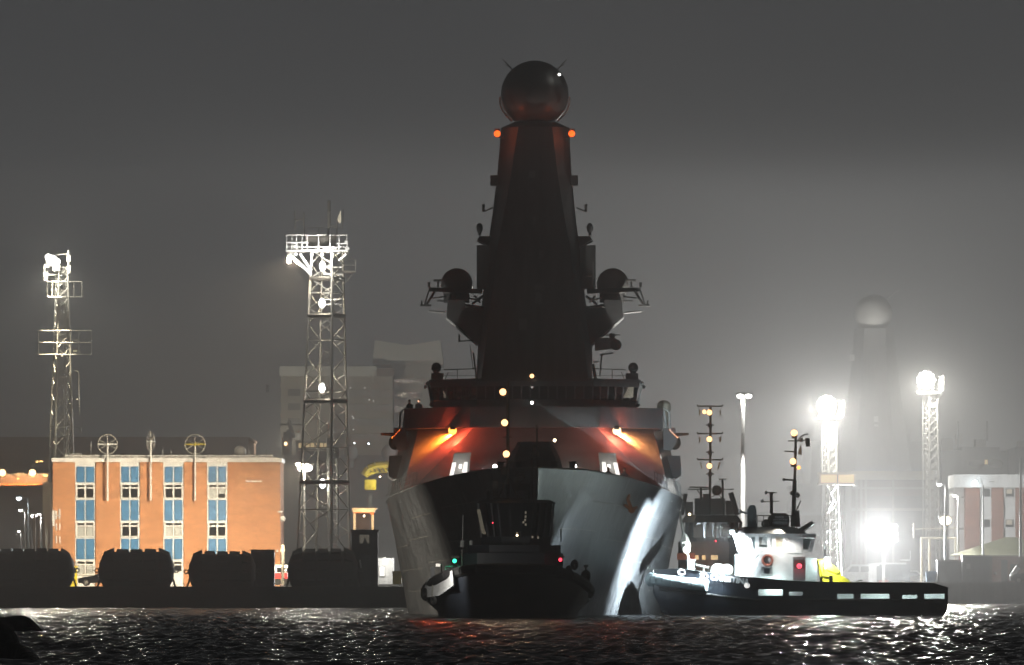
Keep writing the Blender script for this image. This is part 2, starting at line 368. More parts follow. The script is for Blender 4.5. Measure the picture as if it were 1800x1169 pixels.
plan1 = [(X(838,637),636.6), (X(1042,637),636.6), (X(1124,641),641), (X(1124,641),656.4), (X(756,641),656.4), (X(756,641),641)]
def mixp(k): return [((a[0]*(1-k)+b[0]*k), (a[1]*(1-k)+b[1]*k)) for a, b in zip(plan0, plan1)]
br = MB(); dz = zc1-zb1
br.prism(mixp(0), zw_+.003, zb1+dz*.30, mixp(.3)).prism(mixp(.86), zb1+dz*.82, zc1, mixp(1))
for k in range(14):                              # window mullions
    t = k/13; a = Vector((X(838,637.4)*(1-t)+X(1042,637.4)*t, 637.35, zb1+dz*.3)); br.tube(a, (a.x, 636.75, zb1+dz*.82), .07, n=4)
for (pa, pb_) in ((1,2), (5,0)):
    for k in range(6):
        t = k/6; a0, b0 = mixp(.3)[pa], mixp(.3)[pb_]; a1, b1 = mixp(.86)[pa], mixp(.86)[pb_]
        br.tube((a0[0]+(b0[0]-a0[0])*t, a0[1]+(b0[1]-a0[1])*t-.03, zb1+dz*.3), (a1[0]+(b1[0]-a1[0])*t, a1[1]+(b1[1]-a1[1])*t-.03, zb1+dz*.82), .07, n=4)
brg = br.build('bridge', M['navy'], ship)
ins = lambda pl, k: [(CX+(x-CX)*k, 645+(y-645)*k) for x, y in pl]
MB().prism(ins(mixp(.3), .993), zb1+dz*.3+.003, zb1+dz*.82-.003, ins(mixp(.86), .993)).build('bridge_window', M['glass'], brg)
for px in (791, 1101):                           # the two end windows one can see lit through
    MB().pp([(px-13, 680), (px+13, 680), (px+12, 699), (px-11, 699)], 640.2, .06).build('lit_window', E['dimroom'], brg)
MB().prism([(x, y) for x, y in ins(mixp(1), 1.012)], zc1+.003, zc1+.22).build('bridge_roof', M['navy'], brg)
# mast: faceted, tapering
lv = [(672,837,1042,.92), (604,840,1041,.86), (522,848,1029,.82), (440,856,1020,.78), (378,865,1012,.72), (306,874,1005,.62), (222,881,1001,.5), (211,905,977,.5)]
rings = []
for py, a, b, k in lv:
    x0, x1 = X(a,645), X(b,645); c, w = (x0+x1)/2, (x1-x0)/2; z = Z(py, 645); fz = k*w; dep = w*1.0
    rings.append([Vector((c+sx, 648+sy, z)) for sx, sy in ((-fz,-dep), (fz,-dep), (w,-dep*.35), (w,dep*.5), (fz,dep), (-fz,dep), (-w,dep*.5), (-w,-dep*.35))])
mast = MB().loft(rings).build('mast', M['navy'], ship)
for (a, b, c, e) in ((940,500,958,510), (941,514,952,534), (930,300,941,312), (935,382,942,396), (912,560,926,580), (948,440,956,452)):
    wv = lerp([(q[0], (X(q[2],645)-X(q[1],645))/2) for q in lv[::-1]], b); MB().pb(a, b, c, e, 648-wv-.12, .3).build('access_panel', M['grey'], mast)
for a, b in ((862, 876), (1003, 1016)): MB().pb(a, 308, b, 326, 646, 1.2).build('antenna_box', M['navy'], mast)
dm = MB().sphere(W(940,166,648), 59.5*648/F, 40, 28, 1, -52, 90).build('radar_dome', M['dome'], ship, True)
wh = MB()
for s in (-1, 1):
    wh.tube(W(940+s*40,122,648), W(940+s*56,104,648), .05, .02)
    wh.tube(W(940+s*46,116,648), W(940+s*52,114,648), .03)
wh.build('lightning_rod', M['darksteel'], dm)
for s in (-1, 1):                                # white tubes standing for the light rim around the dome's underside
    m = MB(); m.path([W(940+s*k, y, 647.5) for k, y in ((61,170),(61,184),(56,196),(48,205),(40,213))], .075, 5)
    m.path([W(940+s*k, y, 646.8) for k, y in ((59,174),(54,192),(40,209))], .03, 4).build('dome_rim_glint', M['white'], dm)
for px, s in ((874,-1), (1005,1)):
    lp = MB().pb(px-5, 226, px+5, 241, 645.6, .5).pt(px, 240, px-s*12, 243, 646, .05).build('aircraft_warning_light', M['darksteel'], mast)
    bulb(lp, px, 235, 645.2, .24, 'redorange', 'lamp', 150, (1,.13,.02))
bulb(mast, 983, 131, 645.9, .09, 'white')
# boxes on the mast flanks, satcom domes on their sponsons
for (a, b) in ((838, 862), (1019, 1047)):
    m = MB().pb(a, 431, b, 507, 646, 2.4)
    m.build('decoy_antenna_panel', M['navy'], mast)
MB().pt(1042, 461, 1042, 506, 645.7, .05).pt(1024, 485, 1042, 485, 645.7, .04).build('panel_ladder', M['grey'], mast)
for s in (-1, 1):
    f = lambda k: 940+s*k                          # mirrored pixel columns
    sp = MB().pp([(f(153),527), (f(122),527), (f(122),534), (f(80),540), (f(80),612), (f(101),604), (f(155),556)], 646, 2.4).build('sponson', M['navy'], ship)
    MB().tube(W(f(155.5),558,646.3), W(f(100),606.5,646.3), .13, n=6).build('lit_edge_strip', M['white'], sp)  # white strip stands for lamplight along the sponson edge
    MB().sphere(W(f(137),500,648), 28*648/F, 28, 18, 1.02, -45, 90).build('satellite_dome', M['dome'] if s < 0 else M['paledome'], sp, True)  # right dome and pedestal made paler to stand for light from below
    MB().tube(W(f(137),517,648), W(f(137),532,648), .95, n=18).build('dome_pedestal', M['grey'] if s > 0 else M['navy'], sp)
    m = MB(); m.pp([(f(92),508), (f(186),505), (f(186),512), (f(92),516)], 646.5, .5)
    m.pt(f(175),511,f(190),535,646.4,.1).pt(f(186),511,f(194),537,646.4,.06).pt(f(182),537,f(202),537,646.4,.08).pt(f(198),537,f(199),528,646.4,.06)
    m.pt(f(186),505,f(186),496,646.4,.1).pt(f(170),505,f(170),494,646.4,.07).pt(f(163),493,f(178),493,646.4,.09).pt(f(90),520,f(110),535,646.4,.1).pt(f(106),520,f(96),532,646.4,.08)
    m.pt(f(155),521,f(180),524,646.4,.05).pt(f(155),529,f(172),529,646.4,.05)
    m.build('aerial_boom', M['navy'], sp)
    for q in ((95,540,122,539,646,.09), (157,550,187,547,646,.08), (96,528,118,524,646.2,.06)): MB().pt(f(q[0]),q[1],f(q[2]),q[3],q[4],q[5]).build('walkway_rail', M['white'], sp)
    MB().pt(f(73),365,f(90),372,646.5,.06).pt(f(90),372,f(90),360,646.5,.11).pt(f(88),362,f(92),362,646.5,.15).build('small_aerial', M['navy'], mast)
    m = MB().pp([(f(76),415), (f(97),415), (f(101),421), (f(78),434)], 646.5, .8); m.tube(W(f(97),414,646.9), W(f(97),407,646.9), .12); m.sphere(W(f(97),401,646.9), .24, 10, 8, 1.6)
    m.build('sensor_bracket', M['navy'], mast)
    MB().pt(f(78),435.5,f(102),423,646.5,.07).build('lit_bracket_edge', M['white'], mast)  # white tube stands for light on the bracket's lower edge
    dv = MB().pb(min(f(182),f(160)), 656, max(f(182),f(160)), 672, 641, 1.4); dv.tube(W(f(173),657,641.7), W(f(173),650,641.7), .22, n=10); dv.sphere(W(f(173),646,641.7), .36, 14, 10)
    dv.pt(f(165),648,f(182),648,641.4,.07); dv.build('gunfire_director', M['navy'], ship)
    m = MB().pt(f(160),650,f(102),648,641.5,.035).pt(f(104),648,f(104),668,641.5,.03).pt(f(136),649,f(136),668,641.5,.03).pt(f(152),654,f(158),668,641.5,.03).pt(f(160),660,f(104),660,641.5,.02)
    m.build('roof_railing', M['darksteel'], ship)
    m = MB().pt(f(188),672,f(181),711,641,.08); m.sphere(W(f(188),674,641), .16, 8, 6).sphere(W(f(181),711,641), .18, 8, 6).sphere(W(f(192),680,641), .13, 8, 6); m.build('wing_stanchion', M['white'], ship)
    # side fittings: light gun, life raft canisters, hanging box
    gn = MB().pp([(f(226),752), (f(247),752), (f(250),775), (f(240),792), (f(226),790)], 649, 2).build('gun_mount', M['navy'], ship)
    MB().tube(W(f(246),764,649), W(f(270),763,648.4), .13, .09, 8).build('gun_barrel', M['darksteel'], gn)
    MB().sphere(W(f(246),778,649.5), .45, 12, 8, 1.2).build('gun_sight', M['darksteel'], gn)
    m = MB().pp([(f(229),801), (f(256),801), (f(258),836), (f(250),840), (f(229),834)], 651, 2.6).build('decoy_launcher', M['deckgrey'], ship)
    MB().pp([(f(231),836), (f(250),843), (f(257),838), (f(257),820), (f(259),820), (f(259),840), (f(250),846), (f(231),839)], 650.9, .3).build('lit_edge', M['white'], m)  # white outline stands for light along the launcher's edge
    MB().pt(f(227),722,f(231),752,646,.1).pt(f(236),724,f(238),757,646,.08).pt(f(236),724,f(226),717,646,.06).pt(f(238),757,f(252),770,646,.05).build('davit', M['white'], ship)
    MB().tube(W(f(250),884,655), W(f(262),886,655), .05, n=4).tube(W(f(246),860,655), W(f(262),872,655), .05, n=4).build('boat_boom', M['darksteel'], ship)
    # low white floodlights behind the breakwater and lit door recesses on the raked face
    fl = MB().pb(min(f(76),f(64)), 822, max(f(76),f(64)), 829, 633.5, .4).build('deck_floodlight', M['darksteel'], ship)
    bulb(fl, f(70), 820, 633.7, .16, 'white', 'lamp', 160, WHITE)
    q0 = [(f(142),797), (f(112),795), (f(116),836), (f(150),838)]
    dr = MB().pp(q0, 633.3, 1.6).build('deck_locker', M['grey'], ship)
    MB().pp([(f(145),813), (f(138),813), (f(143),836), (f(150),836)], 633.2, .06).pp([(f(118),812), (f(124),812), (f(128),830), (f(119),832)], 633.2, .06).pp([(f(133),816), (f(127),816), (f(129),824), (f(134),823)], 633.2, .06).build('lit_opening', E['lit'], dr)
    plight(dr, W(f(133),822,632.4), WHITE, 60, .1)
    # orange flood under the bridge wing
    of = MB().pb(min(f(149),f(139)), 749, max(f(149),f(139)), 755, 636.8, .5).build('wing_floodlight', M['darksteel'], ship)
    bulb(of, f(144.5), 757, 637.3, .30, 'orange' if s < 0 else 'sodium', 'lamp', 11500 if s < 0 else 9500, (1,.085,.035) if s < 0 else (1,.16,.09)); plight(of, W(f(149),760,639.3), (1,.22,.02) if s < 0 else (1,.36,.10), 17000 if s < 0 else 22000, .2, (W(f(185),812,640.5), 125), .9)
    MB().pt(f(123),765,f(123),777,640.6,.05).pt(f(121),771,f(125),771,640.6,.12).build('loud_hailer', M['darksteel'], ship)
MB().pb(1125, 838, 1147, 858, 635.5, 1.2).build('glowing_locker', E['lit'], ship)  # glows by itself in place of lamplight on a white panel
plight(ship, W(1136,846,634.6), WHITE, 260, .1)
m = MB().tube(W(1167,722,650), W(1167,712,650), .5, n=14).sphere(W(1167,712,650), .5, 14, 6, .7, 0, 90); m.tube(W(1167,722,650), W(1172,748,650), .4, .12); m.build('satellite_buoy', M['cream'], ship)
m = MB().pp([(1046,594), (1082,594), (1086,600), (1086,611), (1046,616)], 644, 2); m.tube(W(1076,594,645), W(1076,586,645), .2, n=8).pt(1062,589,1090,589,645,.06).sphere(W(1083,606,644), .4, 12, 8); m.build('navigation_radar', M['navy'], ship)
MB().pt(1042,640,1047,668,644,.12).pt(1042,636,1053,636,644,.05).pt(1058,624,1054,660,644,.05).pt(1054,624,1078,620,644,.06).build('signal_halyard', M['white'], ship)
MB().pt(832,620,838,668,644,.06).pt(826,606,832,650,644,.03).pt(806,600,832,598,644,.05).pt(807,588,807,600,644,.06).build('yard_arm', M['darksteel'], ship)
for s in (-1, 1):                                # unseen floods added behind the bridge wings to light the mast sponsons
    ul = MB().box(CX+s*8.8-.2, CX+s*8.8+.2, 643.4, 643.8, zw_+.003, zw_+.25).build('added_upper_floodlight', M['darksteel'], ship)
    MB().sphere((CX+s*8.8, 643.6, zw_+.36), .13, 10, 6).build('lamp', E['white'], ul, True)
    plight(ul, (CX+s*8.8, 643.6, zw_+.55), WHITE, 1800 if s < 0 else 4600, .15, ((CX+s*7.0, 646.6, 22), 70 if s < 0 else 86), .6)
# foredeck: faceted gun, jackstaff, capstan; anchor on the bow
gx = X(940, 612)
gt = MB().loft([[Vector((gx+x*a, 614+y*a+c, z)) for x, y in ((-1.5,-1.9), (1.5,-1.9), (1.9,-.2), (1.7,2.2), (-1.7,2.2), (-1.9,-.2))] for a, c, z in ((.72,0,9.3), (1,0,10.2), (.92,.1,10.9), (.62,.4,12.0))]).build('gun_turret', M['navy'], ship)
MB().tube((gx, 612.6, 11.1), (gx, 606.5, 11.6), .16, .1, 12).tube((gx, 612.6, 11.1), (gx, 610.8, 11.25), .3, .22, 12).build('gun_barrel', M['darksteel'], gt)
MB().path([(CX, 586.5, 9.9), (CX, 586.5, 12.6)], .05).tube((CX, 586.5, 12.6), (CX, 586.5, 12.7), .1).build('jackstaff', M['darksteel'], ship)
for x in (-2.4, -1.2, 1.2, 2.4): MB().tube((CX+x, 597, 9.8), (CX+x, 597, 10.35), .2, n=10).tube((CX+x, 597, 10.35), (CX+x, 597, 10.42), .28, n=10).build('mooring_bollard', M['deckgrey'], ship)
bulb(ship, 975, 774, 630, .12, 'warm'); bulb(ship, 935, 708, 636, .11, 'white'); bulb(ship, 935, 661, 636.5, .15, 'pink', 'lamp', 60, PINK)
from mathutils.bvhtree import BVHTree
hb = MB().loft(hr); HULL = BVHTree.FromPolygons([tuple(v) for v in hb.v], hb.f)
def on_hull(px, py):                             # the point of the plating seen there, and its outward normal
    o = Vector((0,0,CZ)); dr = (W(px,py,600)-o).normalized(); p, n, _, _ = HULL.ray_cast(o, dr)
    if p is None: return W(px,py,640), Vector((0,-1,0))
    return p, (n if n.dot(dr) < 0 else -n)
p, n = on_hull(1100, 884); ax = Vector((-.35,-.1,.93))
ac = MB().tube(p+n*.3+ax*.6, p+n*.3-ax*.4, .12, n=8).sphere(p+n*.33+ax*.6, .24, 12, 8).sphere(p+n*.3-ax*.42, .24, 10, 8)
ac.tube(p+n*.33-ax*.42, p+n*.4+Vector((-.45,-.1,.02)), .16, .08, 8).tube(p+n*.33-ax*.42, p+n*.4+Vector((.42,.15,-.12)), .16, .08, 8)
ac.build('anchor', M['lit_anchor'], ship, True)  # the anchor's orange stands for light from the bridge wing lamp
MB().tube(p+ax*1.0+Vector((.35,.2,0)), p+n*.3+ax*1.0+Vector((.35,.2,0)), .55, .5, 14).build('hawse_pipe', M['deckgrey'], ship)
dk = 'crew watching from the foredeck'
person('person in dark clothes standing in the lit locker doorway on the warship foredeck', (X(1069,631), 631, lerp(ZD,631)+.02), 10, ((.12,-.05,-.55), (-.1,-.12,-.5)), dk)
person('person in dark clothes at the rail between the two lit boxes on the foredeck', (X(1098,633), 633, lerp(ZD,633)+.02), -15, ((.1,-.2,-.42), (-.12,-.05,-.56)), dk)
dk = 'lookouts on the bridge wing'
person('dark lookout on the bridge wing nearest its outer end', (X(720,646), 646, zw_+.003), -20, ((.15,-.25,-.2), (-.1,-.1,-.5)), dk)
person('dark lookout on the bridge wing beside the bridge window', (X(736,645), 645, zw_+.003), 15, ((.1,-.1,-.55), (-.1,-.15,-.5)), dk)
BLIND = mat('pale_blind', (.42,.45,.45), .6)
# ---------------------------------------------------------------- bow tug (dark, bow on, leading the warship)
tg = thing('tugboat', 'black tug seen bow on in the dark directly before the warship', 'tug', (X(893,582), 583, 0))
TX = X(893, 580)
T1 = [(570,.5,3.35), (570.5,1.9,3.3), (571.3,2.9,3.2), (572.6,3.9,2.95), (574.5,4.6,2.6), (577,5.1,2.2), (581,5.35,1.95), (588,5.35,1.75), (594,5.0,1.7), (597,4.2,1.7)]
rings = []
for d, b, z in T1:
    wb = b*.84; ring = [(b,d,z), (b*1.0,d,z*.6), (wb+.1,d+.25,.45), (wb,d+.4,-.1), (wb*.8,d+.6,-1.2)]
    rings.append([Vector((TX+x,y,zz)) for x,y,zz in ring]+[Vector((TX-x,y,zz)) for x,y,zz in reversed(ring)])
MB().loft(rings).build('hull', M['tughull'], tg, True)
fd = MB(); 
for s in (-1,1): fd.path([(TX+s*b, d-.1, z-.12) for d,b,z in T1[:8]], .34, 8)
fd.path([(TX-.6,569.85,3.2),(TX+.6,569.85,3.2)], .36, 8); fd.build('bow_fender', M['rubber'], tg, True)
for px, py, d, R in ((748,1045,576.2,.42), (762,1056,574,.3), (1010,993,574,.34), (1030,1013,577,.42), (1037,1042,579,.36), (1000,1002,573,.3)):
    s = 1 if px > 893 else -1
    MB().torus(W(px,py,d), R*.66, R*.36, (s*.8,-.6,0), 18, 8).build('tyre_fender', M['rubber'], tg, True)
bp_ = MB().slab([W(745,1036,576.6), W(753,1016,575.8), W(795,1003,571.3), W(797,1029,571.1), W(772,1047,573.3), W(749,1050,576.0)], (.1,.15,0)).build('bulwark_panel', M['white'], tg)
MB().tube(W(762,1012,574.7), W(759,1050,574.7), .06, n=4).build('bulwark_stay', M['darksteel'], bp_)
MB().pb(757, 997, 764, 1018, 577.2, .4).build('mooring_bitt', M['tughull'], tg)
m = MB().pt(783,996,822,996,577,.06).pt(783,996,783,1014,577,.05).pt(822,996,816,1006,577,.05)
for k in range(6): m.pt(788+k*6,996,788+k*6,1012,577,.03)
m.build('deck_railing', M['white'], tg)
plight(tg, W(764,994,569.8), WHITE, 900, .1, (W(772,1032,574.0), 110)); 
MB().pb(766, 991, 774, 996, 571.3, .3).path([W(770,993,571.5), W(776,993,576), W(776,1010,577)], .05).build('added_deck_lamp', M['darksteel'], tg)  # deck lamp added to light the white bulwark panel
al = MB().pb(1026,993,1034,997,591.8,.3).tube(W(1030,996,592), W(1030,1030,592), .05).build('added_deck_lamp', M['darksteel'], tg)  # hidden deck lamp added to light the warship's lower right bow
plight(al, W(1030,999,592.6), COOL, 3600, .1, (W(1056,985,616), 96), .7)
# deckhouse and wheelhouse
pl = lambda a, b, d0, d1, c: [(X(a,d0)+c,d0), (X(b,d0)-c,d0), (X(b,d0),d0+c), (X(b,d0),d1), (X(a,d0),d1), (X(a,d0),d0+c)]
MB().prism(pl(806,990,577,588,1.2), 1.9, Z(972,577)).build('deckhouse', M['tughull'], tg)
MB().prism(pl(822,986,577.5,587,1.4), Z(972,577)+.003, Z(958,577)).build('bridge_deck', M['tughull'], tg)
wp0, wp1 = pl(846,968,578.5,584.5,1.3), pl(840,974,578.2,584.8,1.3)
zw0, zw1 = Z(958,577)+.003, Z(884,578.5)
wh_ = MB(); wh_.prism(wp0, zw0, zw0+.55)
n = len(wp0)
for i in range(n):
    a, b = wp0[i], wp0[(i+1)%n]; a1, b1 = wp1[i], wp1[(i+1)%n]
    for t in (0, .33, .66):
        wh_.tube((a[0]+(b[0]-a[0])*t, a[1]+(b[1]-a[1])*t, zw0+.5), (a1[0]+(b1[0]-a1[0])*t, a1[1]+(b1[1]-a1[1])*t, zw1), .08, n=4)
wh_.prism([(TX+(x-TX)*1.05, 581.5+(y-581.5)*1.08) for x,y in wp1], zw1, zw1+.22, [(TX+(x-TX)*.9, 581.5+(y-581.5)*.9) for x,y in wp1])
whl = wh_.build('wheelhouse', M['tughull'], tg)
MB().prism([(TX+(x-TX)*.97, 581.5+(y-581.5)*.97) for x,y in wp0], zw0+.553, zw1-.01, [(TX+(x-TX)*.97, 581.5+(y-581.5)*.97) for x,y in wp1]).build('wheelhouse_window', M['glass'], whl)
MB().pp([(838,896), (844,895), (853,936), (847,938)], 578, .15).pb(849, 934, 854, 939, 577.9, .2).build('lit_window_post', M['cream'], whl)
for k, (px, py) in enumerate(((924,901),(924,908),(923,914),(920,918),(924,922),(946,945),(936,944))): MB().pb(px-1.5, py-2, px+1.5, py+2, 578.1, .06).build('instrument_light', E['dimroom'], whl)
bulb(whl, 866, 919, 578, .045, 'red', 'instrument_lamp'); bulb(whl, 909, 941, 578, .07, 'warm', 'instrument_lamp')
m = MB().pt(893,884,893,668,581,.11).pt(868,876,918,876,581,.05).pt(878,850,908,850,581,.05).pt(880,812,906,812,581,.05).pt(884,768,900,768,581,.04).pt(884,740,900,740,581,.03)
m.pt(872,884,893,836,581,.06).pt(914,884,893,836,581,.06).pt(936,884,936,800,582,.05)
m.pb(866,846,876,872,581,.5).pb(902,840,914,862,581,.6).tube(W(922,850,581), W(922,862,581), .3, n=10).pt(858,862,858,884,581,.12).pt(930,850,930,884,581,.05).torus(W(916,840,581),.2,.05).pb(880,820,890,834,580.8,.3)
m.build('mast', M['darksteel'], tg)
for px, py in ((884,689), (887,743), (890,798)):
    lf = MB().pt(px,py+5,893,py+6,580.6,.05).pb(px-4, py+4, px+4, py+8, 580.2, .3).build('lamp_bracket', M['darksteel'], tg)
    bulb(lf, px, py, 580.2, .22, 'pink', 'towing_lamp', 700, PINK, (W(px,py-200,550), 130))
MB().pt(814,905,813,950,577,.035).tube(W(812,962,577), W(813,950,577), .14, n=8).build('whip_aerial', M['grey'], tg); MB().tube(W(828,958,577), W(828,950,577), .12, n=8).build('vent_post', M['grey'], tg); MB().pt(970,895,972,940,577.5,.06).build('window_post', M['grey'], tg); MB().pt(986,930,986,952,577,.05).build('whip_aerial', M['grey'], tg)
g1 = MB().pb(793,978,807,981,576.5,.3).pb(796,992,804,996,576.5,.3).pt(812,966,812,996,576.8,.05).build('sidelight_box', M['darksteel'], tg); bulb(g1, 799, 986, 576.5, .14, 'green', 'sidelight', 35, (.05,1,.45))
g1 = MB().pb(979,977,992,980,576.5,.3).build('sidelight_box', M['darksteel'], tg); bulb(g1, 985, 984, 576.5, .12, 'red', 'sidelight', 25, (1,.05,.1))

# ---------------------------------------------------------------- side-on tug pushing at the warship's flank
t2 = thing('tugboat', 'side-on tug with white wheelhouse, black hull and yellow deck crane', 'tug', (X(1410,626), 626, 0))
D2 = 619.5                                         # near flank
def p2(px, py): return X(px, D2), Z(py, D2)
XB, XS = X(1150, D2), X(1668, D2)
ln = XS-XB
def half2(u): return 3.7*min(1, (max(0, u)/.22+.02)**.55)*(1 if u < .88 else 1-.35*((u-.88)/.12)**2)
SH = [(0,1002), (.08,1000), (.15,1004), (.3,1014), (.45,1021), (.6,1024), (.95,1026), (1,1034)]
zdk = lambda u: Z(1053 if u > .33 else 1053-(.33-u)/.33*22, D2)
YC = D2+3.7
def wl2(u): return max(.03, half2(u-.02)*.93)
rings = []
for u in (0,.006,.015,.03,.05,.08,.12,.17,.23,.3,.4,.55,.7,.82,.9,.95,.98,1):
    b, wb = half2(u), wl2(u); x = XB+u*ln; zt = zdk(u); xr = (1-u)**6*1.0
    xs = -.35*max(0,(u-.9)/.1)
    ring = [(b, 0, zt), (b, 0, zt*.75), (wb, .6*xr+xs*.3, .35), (wb*.98, 1.0*xr+xs, -.05), (wb*.7, 1.4*xr+xs*2, -1.3)]
    rings.append([Vector((x+dx, YC-y, z)) for y, dx, z in ring]+[Vector((x+dx, YC+y, z)) for y, dx, z in reversed(ring)])
MB().loft(rings).build('hull', M['tughull'], t2, True)
# bulwark with real freeing ports
PORTS = [(1333,1376,1036,1047), (1387,1411,1040,1047), (1472,1500,1044,1053), (1513,1563,1044,1054), (1586,1612,1046,1053), (1625,1661,1044,1054)]
def bul(sign):
    m = MB(); cuts = sorted({0., .006, .015, .03, .05, .08, .12, .17, .23, .3, .36, .45, .6, .75, .9, .95, .98, 1.}|({(X(p,D2)-XB)/ln for P in PORTS for p in P[:2]} if sign < 0 else set()))
    for a, b in zip(cuts, cuts[1:]):
        mid = XB+(a+b)/2*ln; holes = [(Z(P[3],D2), Z(P[2],D2)) for P in PORTS if X(P[0],D2) < mid < X(P[1],D2)] if sign < 0 else []
        segs = [(0, 1)]
        for lo, hi in ((None, None),):
            pa, pb_ = [], []
            za0, zb0, za1, zb1_ = zdk(a)-.12, zdk(b)-.12, Z(lerp(SH,a),D2), Z(lerp(SH,b),D2)
            bands = [(za0, zb0, za1, zb1_)] if not holes else [(za0, zb0, holes[0][0], holes[0][0]), (holes[0][1], holes[0][1], za1, zb1_)]
            for q0, q1, r0, r1 in bands:
                xa, xb = XB+a*ln, XB+b*ln; ya, yb = YC+sign*(half2(a)+.02), YC+sign*(half2(b)+.02)
                m.add([(xa,ya,q0),(xb,yb,q1),(xb,yb,r1),(xa,ya,r0),(xa,ya-sign*.1,q0),(xb,yb-sign*.1,q1),(xb,yb-sign*.1,r1),(xa,ya-sign*.1,r0)],
                      [(0,1,2,3),(7,6,5,4),(0,4,5,1),(3,2,6,7),(0,3,7,4),(1,5,6,2)])
    return m
bul(-1).build('bulwark', M['tughull'], t2); bul(1).build('bulwark', M['white'], t2)
m = MB(); m.path([(XB+u*ln, YC-half2(u)-.05, zdk(u)-.1) for u in (.02,.05,.1,.17,.25,.35,.5,.7,.9,.98)], .13, 6); m.path([(XB+u*ln, YC-half2(u)-.02, Z(lerp(SH,u),D2)) for u in (.0,.08,.15,.3,.45,.6,.8,.95,1)], .05, 5); m.build('rubbing_strake', M['rubber'], t2)
bf = MB(); prev = None                             # big segmented bow fender
pts = [(XB-.02, YC-.3, 1019)]+[(XB+u*ln, YC-half2(u)-.25, 1018+u*62) for u in (.005,.02,.04,.07,.1,.14,.18)]
bf.path([Vector((x,y,Z(py,D2))) for x,y,py in pts], .40, 12); bf.path([Vector((x,2*YC-y,Z(py,D2))) for x,y,py in pts], .40, 10); bf.sphere(Vector((XB-.1,YC,Z(1019,D2))), .5, 14, 8)
for (x,y,py) in pts[1:-1]: bf.tube((x-.05,y,Z(py,D2)), (x+.05,y,Z(py,D2)), .43, n=12)
bf.build('bow_fender', M['teal'], t2, True)
for a, b in (((1193,1003),(1203,1007)), ((1196,1003),(1203,1006))): pass
MB().torus(Vector((X(1199,D2), YC-half2(.095)-.05, Z(1006,D2))), .17, .05, (0.25,1,0), 14, 6, 1.5).build('fairlead', M['white'], t2)
MB().sphere(Vector((X(1313,D2), YC-half2(.31)-.03, Z(1029,D2))), .2, 12, 8).build('bulwark_light', E['lit'], t2)
# the name on the bow, lettered on the plating
def lettering(txt, px0, px1, py0, py1, mtl, parent, d, size):
    cu = bpy.data.curves.new('lettering', 'FONT'); cu.body = txt; cu.size = size; cu.extrude = .01; cu.offset = .022; cu.align_x = 'LEFT'
    o = bpy.data.objects.new('lettering', cu); COL.objects.link(o); cu.materials.append(mtl)
    a = Vector((X(px0,D2), 0, Z(py0,D2))); b = Vector((X(px1,D2), 0, Z(py1,D2)))
    ua, ub = (a.x-XB)/ln, (b.x-XB)/ln; a.y = YC-half2(ua)-.26; b.y = YC-half2(ub)-.26
    xa = (b-a).normalized(); za = Vector((0,0,1)); za = (za-xa*za.dot(xa)).normalized(); ya = za.cross(xa)
    o.matrix_world = Matrix(((xa.x,za.x,-ya.x,0),(xa.y,za.y,-ya.y,0),(xa.z,za.z,-ya.z,0),(0,0,0,1)))
    bpy.context.view_layer.update(); me = bpy.data.meshes.new_from_object(o); me.name = 'lettering'
    t = bpy.data.objects.new('lettering', me); COL.objects.link(t); t.matrix_world = o.matrix_world.copy(); bpy.data.objects.remove(o)
    t.parent = parent; t.location = a-ORG[parent.name]
    return t
lettering('SD', 1230, 1244, 1016, 1018, M['white'], t2, D2, .54)
lettering('CHRISTINA', 1248, 1306, 1018.5, 1026, M['white'], t2, D2, .54)
MB().tube(W(1246,1006,D2+1.2), W(1246,1002,D2-.9), .04).box(X(1246,D2)-.12, X(1246,D2)+.12, D2-1.05, D2-.8, Z(1003,D2), Z(1001,D2)).build('added_name_lamp', M['darksteel'], t2)  # lamp added to brighten the lettering
plight(t2, W(1246,1005,D2-.95), COOL, 420, .05, (W(1262,1026,D2+.6), 150), .6)
# deck fittings forward
MB().tube((X(1216,D2),YC,Z(1004,D2)-.6), (X(1216,D2),YC,Z(985,D2)), .3, n=12).tube((X(1216,D2),YC,Z(985,D2)), (X(1216,D2),YC,Z(983,D2)), .36, n=12).build('towing_bitt', M['teal'], t2)
m = MB().pt(1224,993,1246,998,YC-.3,.09).pt(1238,998,1235,1008,YC-.3,.06); m.tube(W(1262,1004,YC)+Vector((0,-1,0)), W(1262,1004,YC)+Vector((0,1.4,0)), .55, n=16); m.pb(1248,1000,1292,1012,639.6,1.6).tube(W(1278,1001,YC)+Vector((0,-.8,0)), W(1278,1001,YC)+Vector((0,1.2,0)), .4, n=14)
m.build('towing_winch', M['darksteel'], t2)
